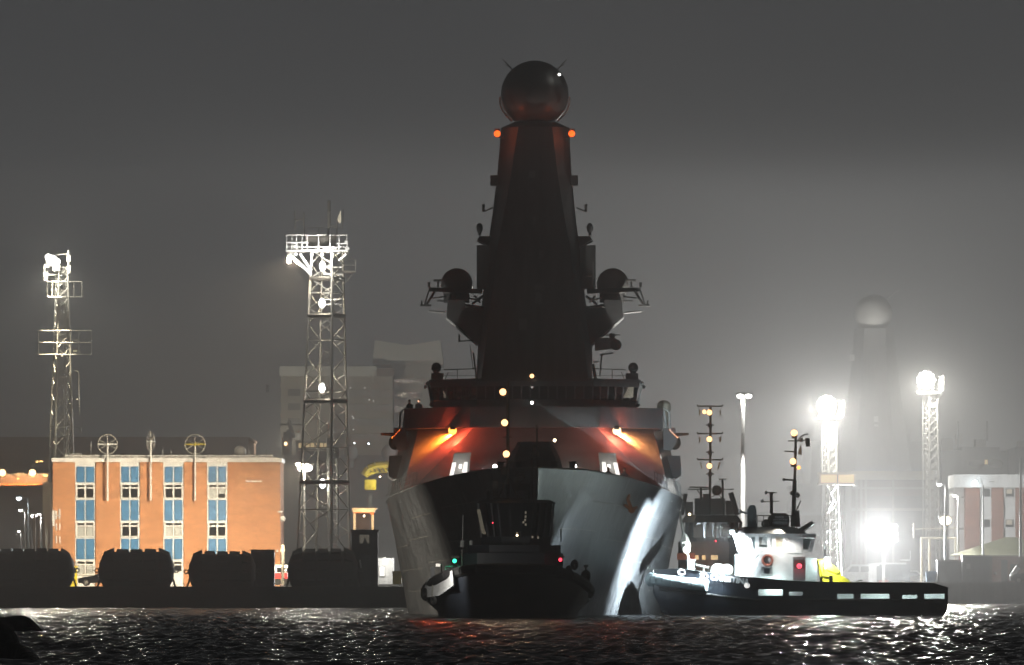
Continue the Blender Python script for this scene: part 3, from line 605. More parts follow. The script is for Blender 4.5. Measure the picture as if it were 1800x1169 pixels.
# house
def ring4(a, b, y0, y1): return [(X(a,D2+1.4), y0), (X(b,D2+1.4), y0), (X(b,D2+1.4), y1), (X(a,D2+1.4), y1)]
dH = D2+1.4
zz = lambda py: Z(py, dH)
MB().prism(ring4(1293,1414,dH,dH+4.6), zdk(.4)-.1, zz(975)).build('deckhouse', M['white'], t2)
hm = MB(); hm.prism(ring4(1301,1414,dH+.15,dH+4.4), zz(975)+.003, zz(970)); 
wl = [(1300,1291),(1322,1316),(1331,1331),(1352,1352),(1360,1360),(1379,1379),(1384,1384),(1408,1409),(1424,1432)]
for a, b in wl: hm.add(*(lambda A,B: ([A+Vector((-.13,0,0)),A+Vector((.13,0,0)),B+Vector((.13,0,0)),B+Vector((-.13,0,0)),A+Vector((-.13,.2,0)),A+Vector((.13,.2,0)),B+Vector((.13,.2,0)),B+Vector((-.13,.2,0))], [(0,1,2,3),(7,6,5,4),(0,3,7,4),(1,5,6,2),(0,4,5,1),(3,2,6,7)]))(Vector((X(a,dH),dH+.15,zz(970))), Vector((X(b,dH),dH+.05,zz(939)))))
hm.pb(1384,940,1409,972,dH+.12,.25)
hm.pp([(1301,970),(1423,970),(1424,966),(1300,966)], dH+.16, .2).pp([(1291,944),(1432,944),(1432,938),(1290,938)], dH, .3)
hm.pp([(1331,969),(1384,969),(1384,962),(1331,962)], dH+.14, .2)
whl = hm.build('wheelhouse', M['white'], t2)
MB().add([W(1302,968,dH+.3), W(1420,968,dH+.3), W(1428,941,dH+.3), W(1294,941,dH+.3), W(1302,968,dH+4), W(1420,968,dH+4), W(1428,941,dH+4), W(1294,941,dH+4)], [(0,1,2,3),(7,6,5,4),(0,3,7,4),(1,5,6,2),(0,4,5,1),(3,2,6,7)]).build('wheelhouse_window', mat('lit_cabin_glass', (.22,.28,.28), .15), whl)
for a, b, c, e in ((1334,944,1350,958),(1362,944,1378,962)): MB().pb(a, b, c, e, dH+.22, .06).build('window_pane', E['dimroom'] if a > 1350 else BLIND, whl)
MB().add(*(lambda: ([(X(a,dH),y,zz(b)) for y in (dH-.5, dH+5) for a,b in ((1286,938),(1418,938),(1408,930),(1392,926),(1308,926),(1296,932))], [(0,1,2,3,4,5),(11,10,9,8,7,6)]+[(i,i+6,(i+1)%6+6,(i+1)%6) for i in range(6)]))()).build('wheelhouse_roof', M['darksteel'], t2)
MB().pp([(1402,940),(1405,938),(1431,919),(1428,916),(1408,928)], dH, 4).build('roof_awning', M['darksteel'], t2); MB().pt(1402,941,1430,921,dH-.1,.06).pt(1404,945,1432,945,dH-.1,.05).build('awning_edge', M['white'], t2)
MB().torus(W(1349,985,dH-.1), .34, .085, (0,1,0), 22, 8).build('lifebuoy', M['buoy'], t2)
MB().pb(1338,996,1358,1013,dH-.06,.1).build('house_door', M['grey'], t2); MB().pb(1343,999,1353,1008,dH-.12,.06).build('door_window', M['glass'], t2)
MB().pt(1300,1008,1334,975,dH-.6,.04).pt(1301,1010,1301,975,dH-.6,.03).build('stay_wire', M['darksteel'], t2)
lk = MB().pb(1394,979,1416,1020,dH-.4,1.6).build('deck_locker', M['grey'], t2); MB().pb(1396,984,1411,999,dH-.5,.1).build('sidelight_board', M['darksteel'], lk)
bulb(lk, 1405, 995, dH-.75, .17, 'red', 'sidelight', 60, (1,.04,.08))
# roof fittings and mast
m = MB().pp([(1314,926),(1314,895),(1319,888),(1327,888),(1330,896),(1330,926)], dH+1, .9); fn = m.build('searchlight_tower', M['teal'], t2)
MB().pt(1303,900,1315,902,dH+1.2,.08).sphere(W(1301,899,dH+1.2), .14, 8, 6).build('searchlight', M['white'], t2)
m = MB().pt(1331,906,1400,906,dH+.8,.04).pt(1331,916,1400,916,dH+.8,.03)
for px in (1331,1342,1353,1400): m.pt(px,905,px,928,dH+.8,.035)
m.pp([(1355,926),(1353,912),(1357,902),(1382,902),(1388,910),(1386,926)], dH+1.4, 1.6); m.sphere(W(1346,921,dH+1), .32, 12, 8); m.pt(1352,926,1352,908,dH+1.2,.1)
m.pt(1356,903,1356,867,dH+1.4,.12).pt(1343,882,1370,881,dH+1.4,.04).pt(1346,866,1366,866,dH+1.4,.04)
m.pp([(1392,926),(1390,906),(1405,896),(1407,926)], dH+1.4, 1.4); m.build('roof_equipment', M['darksteel'], t2)
MB().sphere(W(1347,866,dH+1.4), .13, 8, 6).build('satnav_aerial', M['white'], t2); MB().sphere(W(1340,881,dH+1.4), .13, 8, 6).build('satnav_aerial', M['white'], t2); MB().pb(1362,905,1378,911,dH+1.3,.1).build('name_board', M['white'], t2); MB().pp([(1356,924),(1359,912),(1384,912),(1385,924)], dH+1.35, .06).build('life_raft', M['white'], t2)
m = MB().pt(1394,925,1397,845,dH+1.6,.16).pt(1397,845,1399,764,dH+1.6,.1).pt(1379,793,1399,794,dH+1.6,.05).pt(1385,775,1399,775,dH+1.6,.05).pt(1377,843,1397,844,dH+1.6,.06).sphere(W(1378,843,dH+1.6),.12,8,6)
m.path([W(a,b,dH+1.6) for a,b in ((1403,774),(1408,767),(1414,764),(1421,763))], .05); m.pt(1401,775,1420,773,dH+1.6,.05).pt(1419,770,1420,785,dH+1.6,.16).pt(1409,770,1409,777,dH+1.6,.12)
m.pt(1396,872,1404,868,dH+1.6,.07).sphere(W(1401,870,dH+1.5),.2,8,6).sphere(W(1392,867,dH+1.5),.16,8,6).pt(1396,905,1408,880,dH+1.6,.05)
m.build('mast', M['darksteel'], t2)
MB().pp([(1402,798),(1408,780),(1410,800)], dH+1.6, .1).build('flag', M['cream'], t2)
for px, py in ((1396,761), (1394,811)):
    lf = MB().pb(px-4, py+5, px+4, py+10, dH+1.2, .4).build('lamp_bracket', M['darksteel'], t2); bulb(lf, px, py, dH+1.2, .22, 'pink', 'masthead_lamp', 700, PINK, (W(px-40,py-160,dH-30), 140))
bulb(t2, 1404, 822, dH+1.3, .12, 'orange'); 
wl_ = bulb(t2, 1287, 935, D2-1.2, .16, 'cool', 'work_lamp', 0)
MB().pb(1283,930,1291,932,D2-1.5,.4).tube(W(1287,930,D2-1.2), W(1290,930,dH), .06).build('lamp_bracket', M['darksteel'], t2)
plight(t2, W(1286,936,D2-1.3), COOL, 190000, .14, ((9.2, 628.5, 3.0), 128), .9)
MB().box(X(1286,D2)-1.15, X(1286,D2)+.35, D2-1.6, D2-.4, Z(936,D2)+.36, Z(936,D2)+.4).box(X(1286,D2)+.3, X(1286,D2)+.35, D2-1.6, D2-.4, Z(936,D2)-.2, Z(936,D2)+.36).build('added_lamp_hood', M['darksteel'], t2)  # hood added to keep the lamp's light off the mast and bridge
plight(t2, W(1262,990,dH-1.6), COOL, 1200, .12, (W(1335,985,dH), 80), .6)  # bare light added to brighten the wheelhouse front
plight(t2, W(1372,932,dH-.7), WHITE, 850, .12, (W(1350,1000,dH), 150))
plight(t2, W(1455,985,dH+.5), (.8,1,.97), 1500, .15); MB().pt(1450,960,1450,1000,dH+1,.05).pb(1449,980,1457,984,dH+.5,.3).build('lamp_post', M['white'], t2)
plight(t2, W(1600,1034,D2+3), (.78,1,.97), 600, .15); plight(t2, W(1540,1034,D2+3), (.78,1,.97), 600, .15); plight(t2, W(1360,1030,D2+.9), (.75,1,.95), 130, .1)
cr = MB().pp([(1437,984),(1450,982),(1476,1003),(1478,1010),(1494,1021),(1494,1028),(1444,1028)], YC-1, 1.5); cr.build('deck_crane', M['yellow'], t2)
MB().pp([(1438,985),(1450,983),(1476,1005),(1470,1008),(1452,1000),(1458,1014),(1446,1012)], YC-1.12, .1).build('crane_jib', M['yellow'], t2)
MB().pb(1441,1014,1446,1028,YC-2.4,.3).pb(1458,1012,1464,1028,YC-2.4,.3).build('towing_post', M['tughull'], t2)
MB().path([W(a,b,YC-1.5) for a,b in ((1496,1029),(1511,1020),(1516,1020))], .05).build('stern_davit', M['darksteel'], t2)
MB().pb(1412,981,1436,1026,dH+.6,2).build('aft_casing', M['white'], t2)
m = MB().path([W(1192,888,650), W(1200,930,635), W(1206,960,625), W(1212,990,YC)], .09); m.tube(W(1203,944,630), W(1207,966,623), .26, n=10); m.tube(W(1204,950,628.5), W(1206,960,625), .34, n=8)
tag(m.build('tow_rope', M['rope'], at=W(1200,930,YC)), 'pale tow rope with a thick knot running down from the warship to the side-on tug', 'rope')

# ---------------------------------------------------------------- third tug, behind
t3 = thing('tugboat', 'dim tug in the gap between the warship and the white wheelhouse, three mast lamps', 'tug', (X(1248,690), 692, 0))
d3 = 686
T3 = [(680,1.0,3.2), (681,2.6,3.1), (683,3.8,2.8), (687,4.4,2.5), (700,4.4,2.2), (708,3.6,2.2)]; cx3 = X(1248, 690); rings = []
for d, b, z in T3:
    ring = [(b,d,z), (b*.9,d+.2,.4), (b*.7,d+.4,-1)]; rings.append([Vector((cx3+x,y,zz_)) for x,y,zz_ in ring]+[Vector((cx3-x,y,zz_)) for x,y,zz_ in reversed(ring)])
MB().loft(rings).build('hull', M['tughull'], t3, True)
MB().prism(pl(1196,1300,d3,d3+9,.8), 2.2, Z(952,d3)).build('deckhouse', M['shed'], t3)
m = MB(); A3, B3 = pl(1204,1300,d3+.5,d3+5,.9), pl(1200,1304,d3+.3,d3+5.2,.9); za, zb = Z(952,d3)+.003, Z(918,d3)
m.prism(A3, za, za+.35)
for i in range(6):
    a, b, a1, b1 = A3[i], A3[(i+1)%6], B3[i], B3[(i+1)%6]
    for t in ((0,.2,.4,.6,.8) if i == 0 else (0,.5)): m.tube((a[0]+(b[0]-a[0])*t,a[1]+(b[1]-a[1])*t,za+.3),(a1[0]+(b1[0]-a1[0])*t,a1[1]+(b1[1]-a1[1])*t,zb),.12,n=4)
m.prism([(cx3+(x-cx3)*1.03, y-.1) for x,y in B3], zb, zb+.55, [(cx3+(x-cx3)*.86, y+.2) for x,y in B3]); w3 = m.build('wheelhouse', M['darksteel'], t3)
MB().prism([(cx3+(x-cx3)*.97, 689+(y-689)*.9) for x,y in A3], za+.353, zb-.02).build('wheelhouse_window', M['glass'], w3)
for a, b, c, e in ((1219,922,1234,945),(1240,922,1252,944),(1255,922,1260,945),(1262,922,1266,945),(1270,923,1284,944)): MB().pb(a, b, c, e, d3+.28, .04).build('lit_pane', BLIND, w3)  # pale panels stand for light in the wheelhouse windows
bulb(w3, 1258, 951, d3-.2, .07, 'red', 'instrument_lamp'); 
m = MB().pt(1209,860,1290,860,d3+2,.05).pt(1205,868,1199,905,d3+2,.16).pt(1284,866,1296,905,d3+2,.22).pt(1248,905,1249,715,d3+2,.1).pt(1212,856,1250,857,d3+2,.06).pt(1232,857,1232,880,d3+2,.1)
m.pb(1222,876,1275,905,d3+2,2).sphere(W(1260,862,d3+1.5), .4, 10, 8).pb(1236,868,1246,880,d3+1.5,.8).pt(1270,842,1271,905,d3+2,.09).pb(1205,882,1218,905,d3+2,1).pb(1276,880,1294,905,d3+2,1)
for py, w in ((714,22), (762,22), (808,22)): m.pt(1248-w,py,1248+w,py,d3+2,.06).pt(1248-w,py,1248-w,py-3,d3+2,.06).pt(1248+w,py,1248+w,py-3,d3+2,.06)
for py in (747,795,833): m.pt(1241,py,1255,py,d3+2,.06).tube(W(1248,py-3,d3+2), W(1248,py+4,d3+2), .17, n=8)
m.path([W(a,b,d3+2) for a,b in ((1225,860),(1238,880),(1262,868),(1280,890))], .04); m.build('mast', M['darksteel'], t3)
MB().pb(1264,841,1277,844,d3+1.9,.3).build('mast_fitting', M['white'], t3)
m = MB()
for py, w in ((725,18), (772,18)): m.pt(1248-w,py-4,1248-w,py+5,d3+1.7,.07).pt(1248+w,py-4,1248+w,py+5,d3+1.7,.07)
m.pt(1231,813,1234,824,d3+1.7,.06).pt(1265,813,1262,824,d3+1.7,.06); m.build('lamp_screen', M['cream'], t3)
for py in (725, 772, 819): bulb(t3, 1247, py, d3+1.3, .21, 'pink', 'towing_lamp', 1500, PINK, (W(1247,py-160,d3-28), 140))
bulb(t3, 1238, 724, d3+1.5, .16, 'pink', 'towing_lamp'); bulb(t3, 1212, 904, d3+.5, .1, 'warm'); 
m = MB().pb(1190,972,1222,984,d3-1,.4).build('lit_panel', M['orange'], t3); plight(t3, W(1240,978,d3-2), SOD, 60, .1)
for a in (1222, 1234, 1250, 1256): MB().pb(a, 976, a+6, 984, d3-.8, .2).build('deck_light', E['room'], t3)
# ---------------------------------------------------------------- left quay: fenders, kiosk, container
def fender(label, px0, px1, py0, d, rag):
    rg = random.Random(rag); L_ = X(px1,d)-X(px0,d); cx = (X(px0,d)+X(px1,d))/2; zt = Z(py0+4,d); zb = GZ-.1 if False else Z(1036,d)-.25; R = (zt-zb)/2; zc = (zt+zb)/2
    t = thing('pneumatic_fender', label, 'fender', (cx, d+R, zb), 'big dark rubber fenders laid along the quay edge')
    prof = []
    for k in range(21):
        u = k/20*2-1; e = max(0, abs(u)-.7)/.3; prof.append((cx+u*L_/2, R*.88*math.sqrt(max(.16, 1-e**3.2))))
    rings = [[Vector((x, d+R+r*math.cos(a*math.pi/12), zc+r*math.sin(a*math.pi/12))) for a in range(24)] for x, r in prof]
    MB().loft(rings).build('rubber_body', M['rubber'], t, True)
    n = max(5, int(L_/1.12)); ty = MB()
    for i in range(n):
        u = (i+.5)/n*2-1; x = cx+u*L_/2*.93; e = max(0, abs(u)-.66)/.34; r = R*.88*math.sqrt(max(.2, 1-e**3))
        for j in range(14):
            a = j*2*math.pi/14+.22; tl = -math.atan(1.1*e)*(1 if u > 0 else -1)
            c = Vector((x, d+R+(r-.02)*math.cos(a), zc+(r-.02)*math.sin(a))); rad = Vector((0,math.cos(a),math.sin(a))); w = L_*.93/n*.41*rg.uniform(.93,1.02); tan = Vector((0,-math.sin(a),math.cos(a)))
            xd = (Vector((1,0,0))*math.cos(tl)+rad*math.sin(tl)); nd = xd.cross(tan); hh = .27*rg.uniform(.8,1.1); dp = r*2*math.pi/14*.46
            ty.add([c+xd*sx*w+tan*sy*dp+nd*0+rad*sz for sz in (-.1,hh) for sx,sy in ((-1,-1),(1,-1),(1,1),(-1,1))], [(0,3,2,1),(4,5,6,7),(0,1,5,4),(1,2,6,5),(2,3,7,6),(3,0,4,7)])
    ty.build('tyre_net', M['rubber'], t)
    tw = MB()
    for s in (-1, 1):
        x = cx+s*(L_/2-.02); tw.tube((x-s*.3,d+R,zc), (x+s*.12,d+R,zc), .25, n=10).torus((x+s*.28,d+R,zc), .17, .05, (0,1,0), 12, 6)
        tw.path([(x-s*.2,d+R,zc-.2), (x+s*.15,d+R*.8,zb+.55), (x+s*.5,d+R*.6,zb+.08)], .09, 6)
    tw.build('towing_eye', M['darksteel'], t)
    return t
FD = 799.4
fender('black tyre-netted fender at the left edge of the quay, beside the lit colonnade', -28, 129, 960, FD, 1)
fender('black tyre-netted fender between the parked car and the white door of the brick block', 173, 304, 961, FD, 2)
fender('long black tyre-netted fender with the ribbed container against its right end', 331, 448, 965, FD, 3)
fender('black tyre-netted fender under the tall lattice mast', 506, 628, 960, FD, 4)
c = thing('shipping_container', 'dark ribbed container end on the quay against the long fender', 'container', (X(461,804), 804, GZ))
m = MB().pb(441, 967, 482, 1031, 804, 2.4)
for k in range(9): m.pb(443+k*4.3, 969, 445+k*4.3, 1030, 803.9, .1)
m.pb(440,966,483,969,803.85,.1); m.build('container_body', M['cont'], c)
MB().pb(445,967,460,971,803.8,.08).build('marking_plate', M['grey'], c)
k = thing('kiosk', 'tall black box cabin with one small lit window beside the lattice mast', 'cabin', (X(641,802), 803, GZ))
MB().pb(618, 934, 664, 1033, 802, 3).pb(616,931,666,935,801.8,3.4).build('cabin_body', M['darkstone'], k)
w = MB().pb(630,939,651,957,801.9,.1).build('window', M['darksteel'], k); MB().pp([(632,940),(649,940),(649,955),(646,955),(641,944),(638,955),(632,955)], 801.85, .04).build('pane', E['dimroom'], w)
MB().pb(633,975,652,1030,801.93,.1).build('door', M['cont'], k); MB().pp([(631,984),(634,984),(636,998),(633,998)], 801.8, .06).build('door_light', M['white'], k)
for k_, (px, py) in enumerate(((629,1046),)): pass
h = thing('lit_hut', 'small white lit hut with a window grid beyond the black cabin', 'hut', (X(677,815), 816, GZ))
MB().pb(664,981,692,1027,815,3).build('hut_wall', M['white'], h); MB().pb(666,995,677,1014,814.9,.12).build('window_frame', M['darksteel'], h); MB().pb(667,996,676,1013,814.86,.05).build('pane', E['lit'], h)
plight(h, W(676,985,812.5), WHITE, 800, .15)
MB().pb(674,976,679,980,812.4,.3).pt(677,980,677,981,813,.04).tube(W(677,978,812.7),W(677,978,815),.04).build('wall_lamp', M['grey'], h)
tag(MB().pb(690,1006,706,1027,812,1.2).pb(689,1004,707,1007,811.9,1.4).build('yellow_bin', M['yellow'], at=W(698,1027,812)), 'yellow bin with a lid beside the lit white hut', 'bin')
b = thing('market_trailer', 'white and red trailer parked behind the gap right of the ribbed container', 'trailer', (X(490,845), 846, GZ))
MB().pb(483,993,505,1016,845,2.4).build('trailer_body', M['white'], b); MB().pb(483,1007,505,1017,844.9,2.5).build('lower_panel', M['red'], b); MB().pb(487,998,500,1004,844.9,.1).build('window', M['glass'], b)
m = MB(); 
for px in (488, 500): m.tube(W(px,1023,844.8), W(px,1023,845.1), .32, n=14)
m.build('wheel', M['rubber'], b)
post = MB().pt(497,958,497,1028,842,.16).pb(493,966,501,969,841.9,.2); tag(post.build('signal_post', M['cream'], at=W(497,1028,842)), 'short pale post beside the right end of the brick block', 'post')

# ---------------------------------------------------------------- vehicles
def vehicle(name, label, cat, d, px0, px1, py_base, prof, glass, wheels, paint, face=1, group=None, width=1.8):
    """prof: side outline in metres (x from the tail, z up); glass: window outlines; wheels: hub x positions"""
    t = thing(name, label, cat, (X((px0+px1)/2,d), d+width/2, Z(py_base,d)), group)
    L_ = max(p[0] for p in prof); s = (X(px1,d)-X(px0,d))/L_; z0_ = Z(py_base,d)
    fx = lambda x: X(px0,d)+x*s if face > 0 else X(px1,d)-x*s
    mk = lambda pts, y, dy: MB().slab([(fx(x), y, z0_+z*s) for x, z in pts], (0,dy,0))
    low = mk(prof, d, width); low.build('body', paint, t)
    for gp in glass:
        g_ = mk(gp, d-.02, .05); g_.slab([(fx(x), d+width-.03, z0_+z*s) for x, z in gp], (0,.05,0)); g_.build('window', M['glass'], t)
    for wx in wheels:
        for y in (d-.04, d+width-.2):
            w_ = MB().tube((fx(wx),y,z0_+.33*s), (fx(wx),y+.24,z0_+.33*s), .33*s, n=20).build('wheel', M['rubber'], t)
            MB().tube((fx(wx),y-.02,z0_+.33*s), (fx(wx),y+.26,z0_+.33*s), .19*s, n=14).build('rim', M['steel'], w_)
    fr = max(p[0] for p in prof)
    for y in (d+.12, d+width-.42):
        MB().box(fx(fr)-.06, fx(fr)+.06, y, y+.3, z0_+.62*s, z0_+.78*s).build('headlight', M['steel'], t)
    MB().slab([(fx(.05), d-.015, z0_+.28*s), (fx(fr-.05), d-.015, z0_+.28*s), (fx(fr-.05), d-.015, z0_+.36*s), (fx(.05), d-.015, z0_+.36*s)], (0,width+.03,0)).build('sill_trim', M['rubber'], t)
    return t
hatch = [(0,.3),(0,.85),(.25,1.35),(.7,1.46),(1.7,1.46),(2.5,1.0),(3.5,.88),(3.95,.7),(4.0,.3)]
hglass = [[(.35,.95),(.5,1.32),(1.15,1.38),(1.15,.95)], [(1.22,.95),(1.22,1.38),(1.7,1.38),(2.3,.97)]]
vehicle('parked_car', 'black hatchback parked before the brick block beside the second fender', 'car', 846, 137, 208, 1030, hatch, hglass, (.75,3.2), M['carblack'], -1, None, 1.75)
vanp = [(0,.3),(0,1.85),(.2,2.0),(3.5,2.0),(4.2,1.3),(4.85,1.1),(5,.85),(5,.3)]
vehicle('parked_van', 'white van with side windows parked behind the stern of the side-on tug', 'van', 966, 1470, 1560, 1028, vanp, [[(.4,1.25),(.4,1.8),(1.2,1.8),(1.2,1.25)],[(1.4,1.25),(1.4,1.8),(2.6,1.8),(2.6,1.25)],[(2.8,1.25),(2.8,1.8),(3.45,1.8),(3.9,1.28)]], (.9,4.0), M['white'], -1, None, 1.9)
tk = vehicle('parked_truck', 'dark sided truck with a white cab door parked between the white van and white pickup', 'truck', 961, 1528, 1600, 1030, [(0,.45),(0,2.3),(.05,2.4),(3.3,2.4),(3.3,2.2),(3.4,2.2),(4.2,2.15),(4.5,1.4),(4.5,.45)], [[(3.6,1.4),(3.6,2.0),(4.15,2.0),(4.35,1.4)]], (.8,3.7), M['cont'], -1, None, 2.2)
MB().pb(1527,990,1541,1024,960.9,.1).build('cab_door', M['white'], tk); MB().pb(1541,989,1593,992,960.9,2.3).build('roof_edge', M['white'], tk); MB().pb(1545,1020,1562,1024,960.85,.1).build('tail_light', M['red'], tk)
pk = [(0,.45),(0,1.05),(1.6,1.05),(1.6,1.75),(1.8,1.85),(2.7,1.85),(3.4,1.2),(4.6,1.05),(4.8,.8),(4.8,.45)]
pu = vehicle('pickup_truck', 'white pickup with a roof bar and an open bed beside the grey containers', 'pickup', 964, 1572, 1643, 1030, pk, [[(1.85,1.22),(1.85,1.7),(2.6,1.7),(3.15,1.22)]], (.95,3.8), M['white'], 1, None, 1.9)
MB().pb(1583,983,1600,986,963.9,1.8).pt(1600,968,1600,984,964.5,.06).build('light_bar', M['white'], pu)
tag(MB().pb(1628,1004,1646,1014,936,1.2).pb(1629,1010,1645,1023,936.05,1.1).build('blue_cage', M['blue'], at=W(1637,1023,936)), 'blue and white caged tank between the white pickup and the grey container', 'tank')
def ccont(label, a, b, c_, e, d):
    t = thing('shipping_container', label, 'container', (X((a+c_)/2,d), d+1.2, GZ))
    m = MB().pb(a, b, c_, e, d, 2.4); n = int((c_-a)/5)
    for k in range(n): m.pb(a+2+k*5, b+3, a+4.2+k*5, e-2, d-.05, .05)
    m.build('container_body', M['cont'], t); MB().pb(a-1,b-1,c_+1,b+2,d-.06,2.5).build('top_rail', M['grey'], t)
    return t
ccont('lower grey container left of the taller one beside the blue cage', 1648, 985, 1690, 1026, 934)
t = ccont('taller dark grey container before the hip-roofed hut', 1692, 977, 1739, 1026, 932); MB().pb(1699,991,1706,1000,931.85,.1).build('sign_plate', M['grey'], t)
MB().pb(1739,979,1744,1026,933,.3); 
tag(MB().pb(1739,978,1744,1026,933,.4).build('gate_post', M['concrete'], at=W(1741,1026,933)), 'stone gate post at the right side of the taller dark container', 'post')
tag(MB().path([W(a,b,934) for a,b in ((1779,1020),(1781,1009),(1786,1002),(1790,997))], .28, 8).build('vent_pipe', M['white'], at=W(1780,1022,934)), 'short white bent pipe at the right edge before the hip-roofed hut', 'pipe')
cr_ = [(0,.3),(0,.9),(.3,1.5),(1.9,1.5),(2.6,1.0),(3.6,.9),(4,.6),(4,.3)]
vehicle('parked_car', 'dark car by the hip-roofed hut at the right edge of the picture', 'car', 931, 1776, 1850, 1026, cr_, [[(.4,1.0),(.5,1.4),(1.8,1.4),(2.3,1.02)]], (.75,3.2), M['carblack'], -1)

# ---------------------------------------------------------------- brick office block, left
dB = 862
ob = thing('brick_office', 'orange brick office block with four bays of blue panels and white windows', 'building', (X(293,dB), dB+6, GZ))
bays = [(132,168), (211,246), (287,323), (364,400)]
wm = MB(); xs = [93]+[v for b_ in bays for v in b_]+[493]
wm.box(X(93,dB), X(493,dB), dB+.25, dB+12, GZ-.1, Z(812,dB))
for a, b_ in zip(xs[::2], xs[1::2]): wm.pb(a, 812, b_, 1033, dB, .3)
wm.build('wall', M['brick'], ob)
rf = MB().pb(91, 805, 495, 812.2, dB-.2, 12.5).build('roof', M['white'], ob)
m = MB().pt(115,801,478,801,dB+.4,.05).pt(115,803.5,478,803.5,dB+.4,.03)
for px in range(115, 480, 14): m.pt(px,800,px,806,dB+.4,.03)
m.build('roof_railing', M['white'], rf)
m = MB().pb(124,797,143,806,dB+1.5,1.5).pb(148,800,154,806,dB+1,.8).pb(408,801,420,806,dB+2,2).pb(472,799,480,806,dB+1,1)
for px, h in ((160,776),(286,790),(301,792),(438,790),(468,792)): m.pt(px,h,px,806,dB+2,.05)
m.sphere(W(422,794,dB+4), .6, 14, 8); m.build('roof_vent', M['grey'], rf)
for a, b_ in bays:
    MB().pb(a, 812.3, b_, 1033, dB+.12, .12).build('bay_panel', M['white'], ob)
    mid = (a+b_)/2
    for r0, r1 in ((820,848), (879,915), (947,983)):
        f = MB().pb(a+2.5, r0, mid-1.2, r1, dB+.05, .06).pb(mid+1.2, r0, b_-2.5, r1, dB+.05, .06); f.build('spandrel_panel', M['blue'], ob)
    for i, (r0, r1) in enumerate(((851,877), (918,944), (986,1011))):
        f = MB()
        for yy0, yy1 in ((r0, r0+1.4), (r0+5.4, r0+8), (r1-2.2, r1)): f.pb(a+1, yy0, b_-1, yy1, dB-.02, .13)
        for xx in (a+1, mid-1.6, b_-4): f.pb(xx, r0, xx+3, r1, dB-.015, .12)
        f = f.build('window', M['white'], ob)
        MB().pb(a+2, r0+1, b_-2, r1-1, dB+.08, .03).build('pane', M['glass'], f)
        if (a, i) in ((132,1), (364,0), (132,2), (287,1)):
            MB().pb(a+4, r0+8.5, mid-2.5, r1-2.5, dB+.055, .02).pb(mid+2.5, r0+8.5, b_-5, r1-(2.5 if i else 9), dB+.055, .02).build('blind', BLIND, f)
MB().pb(432,844.5,461,847,dB-.05,.06).build('sign_bar', M['white'], ob)
for (a, b, c_, e) in ((97,898,100,913),(103,895,106,912),(97,905,107,907),(98,920,100,932),(104,920,106,932),(98,942,100,955),(104,943,106,955)): MB().pb(a,b,c_,e,dB-.06,.08).build('window_glint', M['white'], ob)  # white strips stand for reflections in windows on this wall
MB().pb(92,897,96,925,dB-.15,.2).pb(488,898,497,901,dB-.5,.6).sphere(W(497,912,dB-.4), .28, 10, 6).pb(485,966,489,970,dB-.2,.2).build('wall_fixture', M['white'], ob)
MB().pb(300,1004,321,1031,dB-.1,.2).build('door', M['white'], ob)
tag(MB().pb(122,997,134,1031,dB-3,2).pb(121,995,135,998,dB-3.1,2.2).build('cabinet', M['yellow'], at=W(128,1031,dB-3)), 'yellow cabinet against the brick block beside the leftmost fender', 'cabinet')
for px, py, sx, lab, cm in ((189,781,1,'wheel-shaped loop aerial on a pole, leftmost on the brick office','white'), (265,776,.42,'loop aerial turned nearly edge on, in the middle of the brick office roof','white'), (343,781,1.05,'wheel-shaped loop aerial with yellowed arms on the brick office','yellow')):
    t = thing('loop_aerial', lab, 'aerial', W(px,880,dB-.5), 'loop aerials on poles up the brick office')
    m = MB().pt(px,py,px,880,dB-.5,.085,6)
    for py2 in (822,838,850,864,876): m.pb(px-2.2,py2,px+.5,py2+2,dB-.5,.5)
    m.build('pole', M['white'], t)
    MB().torus(W(px,py,dB-.5), 17*dB/F, .045, (0,1,0), 30, 6, sx).build('loop', M['steel'], t)
    m = MB()
    for k in range(6): a = k*math.pi/3+.5; m.pt(px,py,px+17*sx*math.cos(a),py+17*math.sin(a),dB-.5,.035)
    m.build('spoke', M['steel'], t)
    MB().pt(px-17*sx,py,px+17*sx,py,dB-.55,.07).sphere(W(px,py,dB-.6), .16, 8, 6).build('cross_arm', M[cm], t)
# lights: flood pole by its right corner
def lamp_post(label, px, py, base, d, heads, em, power, col, r=.2, pole=.11, group=None, colr='grey', spot=None, arm=10):
    t = thing('street_lamp', label, 'street lamp', W(px, base, d), group)
    MB().tube(W(px,base,d), W(px,py,d), pole, pole*.6, 8).build('pole', M[colr], t)
    for hx in heads:
        m = MB().pt(px,py,px+hx,py-1,d,.06).pb(px+hx-r*F/d*1.2,py-3-r*F/d*.5,px+hx+r*F/d*1.2,py-r*F/d*.4,d-.25,.5)
        h_ = m.build('lamp_head', M[colr], t)
        o = MB().sphere(W(px+hx,py,d-.05), r, 14, 8, .8).build('lamp', E[em], h_, True)
        if power: plight(h_, W(px+hx,py+1,d-.1), col, power, r*1.15, spot or (W(px+hx,1100,d-3), 165), .5)
    return t
fp = lamp_post('floodlight post with a bright white lamp at the right corner of the brick office', 535, 822, 1030, 838, (-3,5), 'white', 13000, WHITE, .5, .13)
plight(fp, W(532,823,837.4), (1,.84,.60), 330000, .4, (W(330,905,862), 112), .8)
lamp_post('cool street lamp, topmost of the cluster at the far left', 50, 876, 1028, 900, (-17,), 'cool', 5000, COOL, .26)
lamp_post('street lamp with a warm head just below the topmost one at far left', 44, 897, 1028, 890, (-8,), 'white', 2500, WHITE, .2)
lamp_post('short lamp with a small slanted head, nearest the lit strip at far left', 37, 934, 1028, 880, (-4,), 'white', 400, WHITE, .14)
lamp_post('lamp on a thin post before the lit colonnade, left of its twin', 62, 907, 1028, 905, (-3,), 'white', 6000, WHITE, .28)
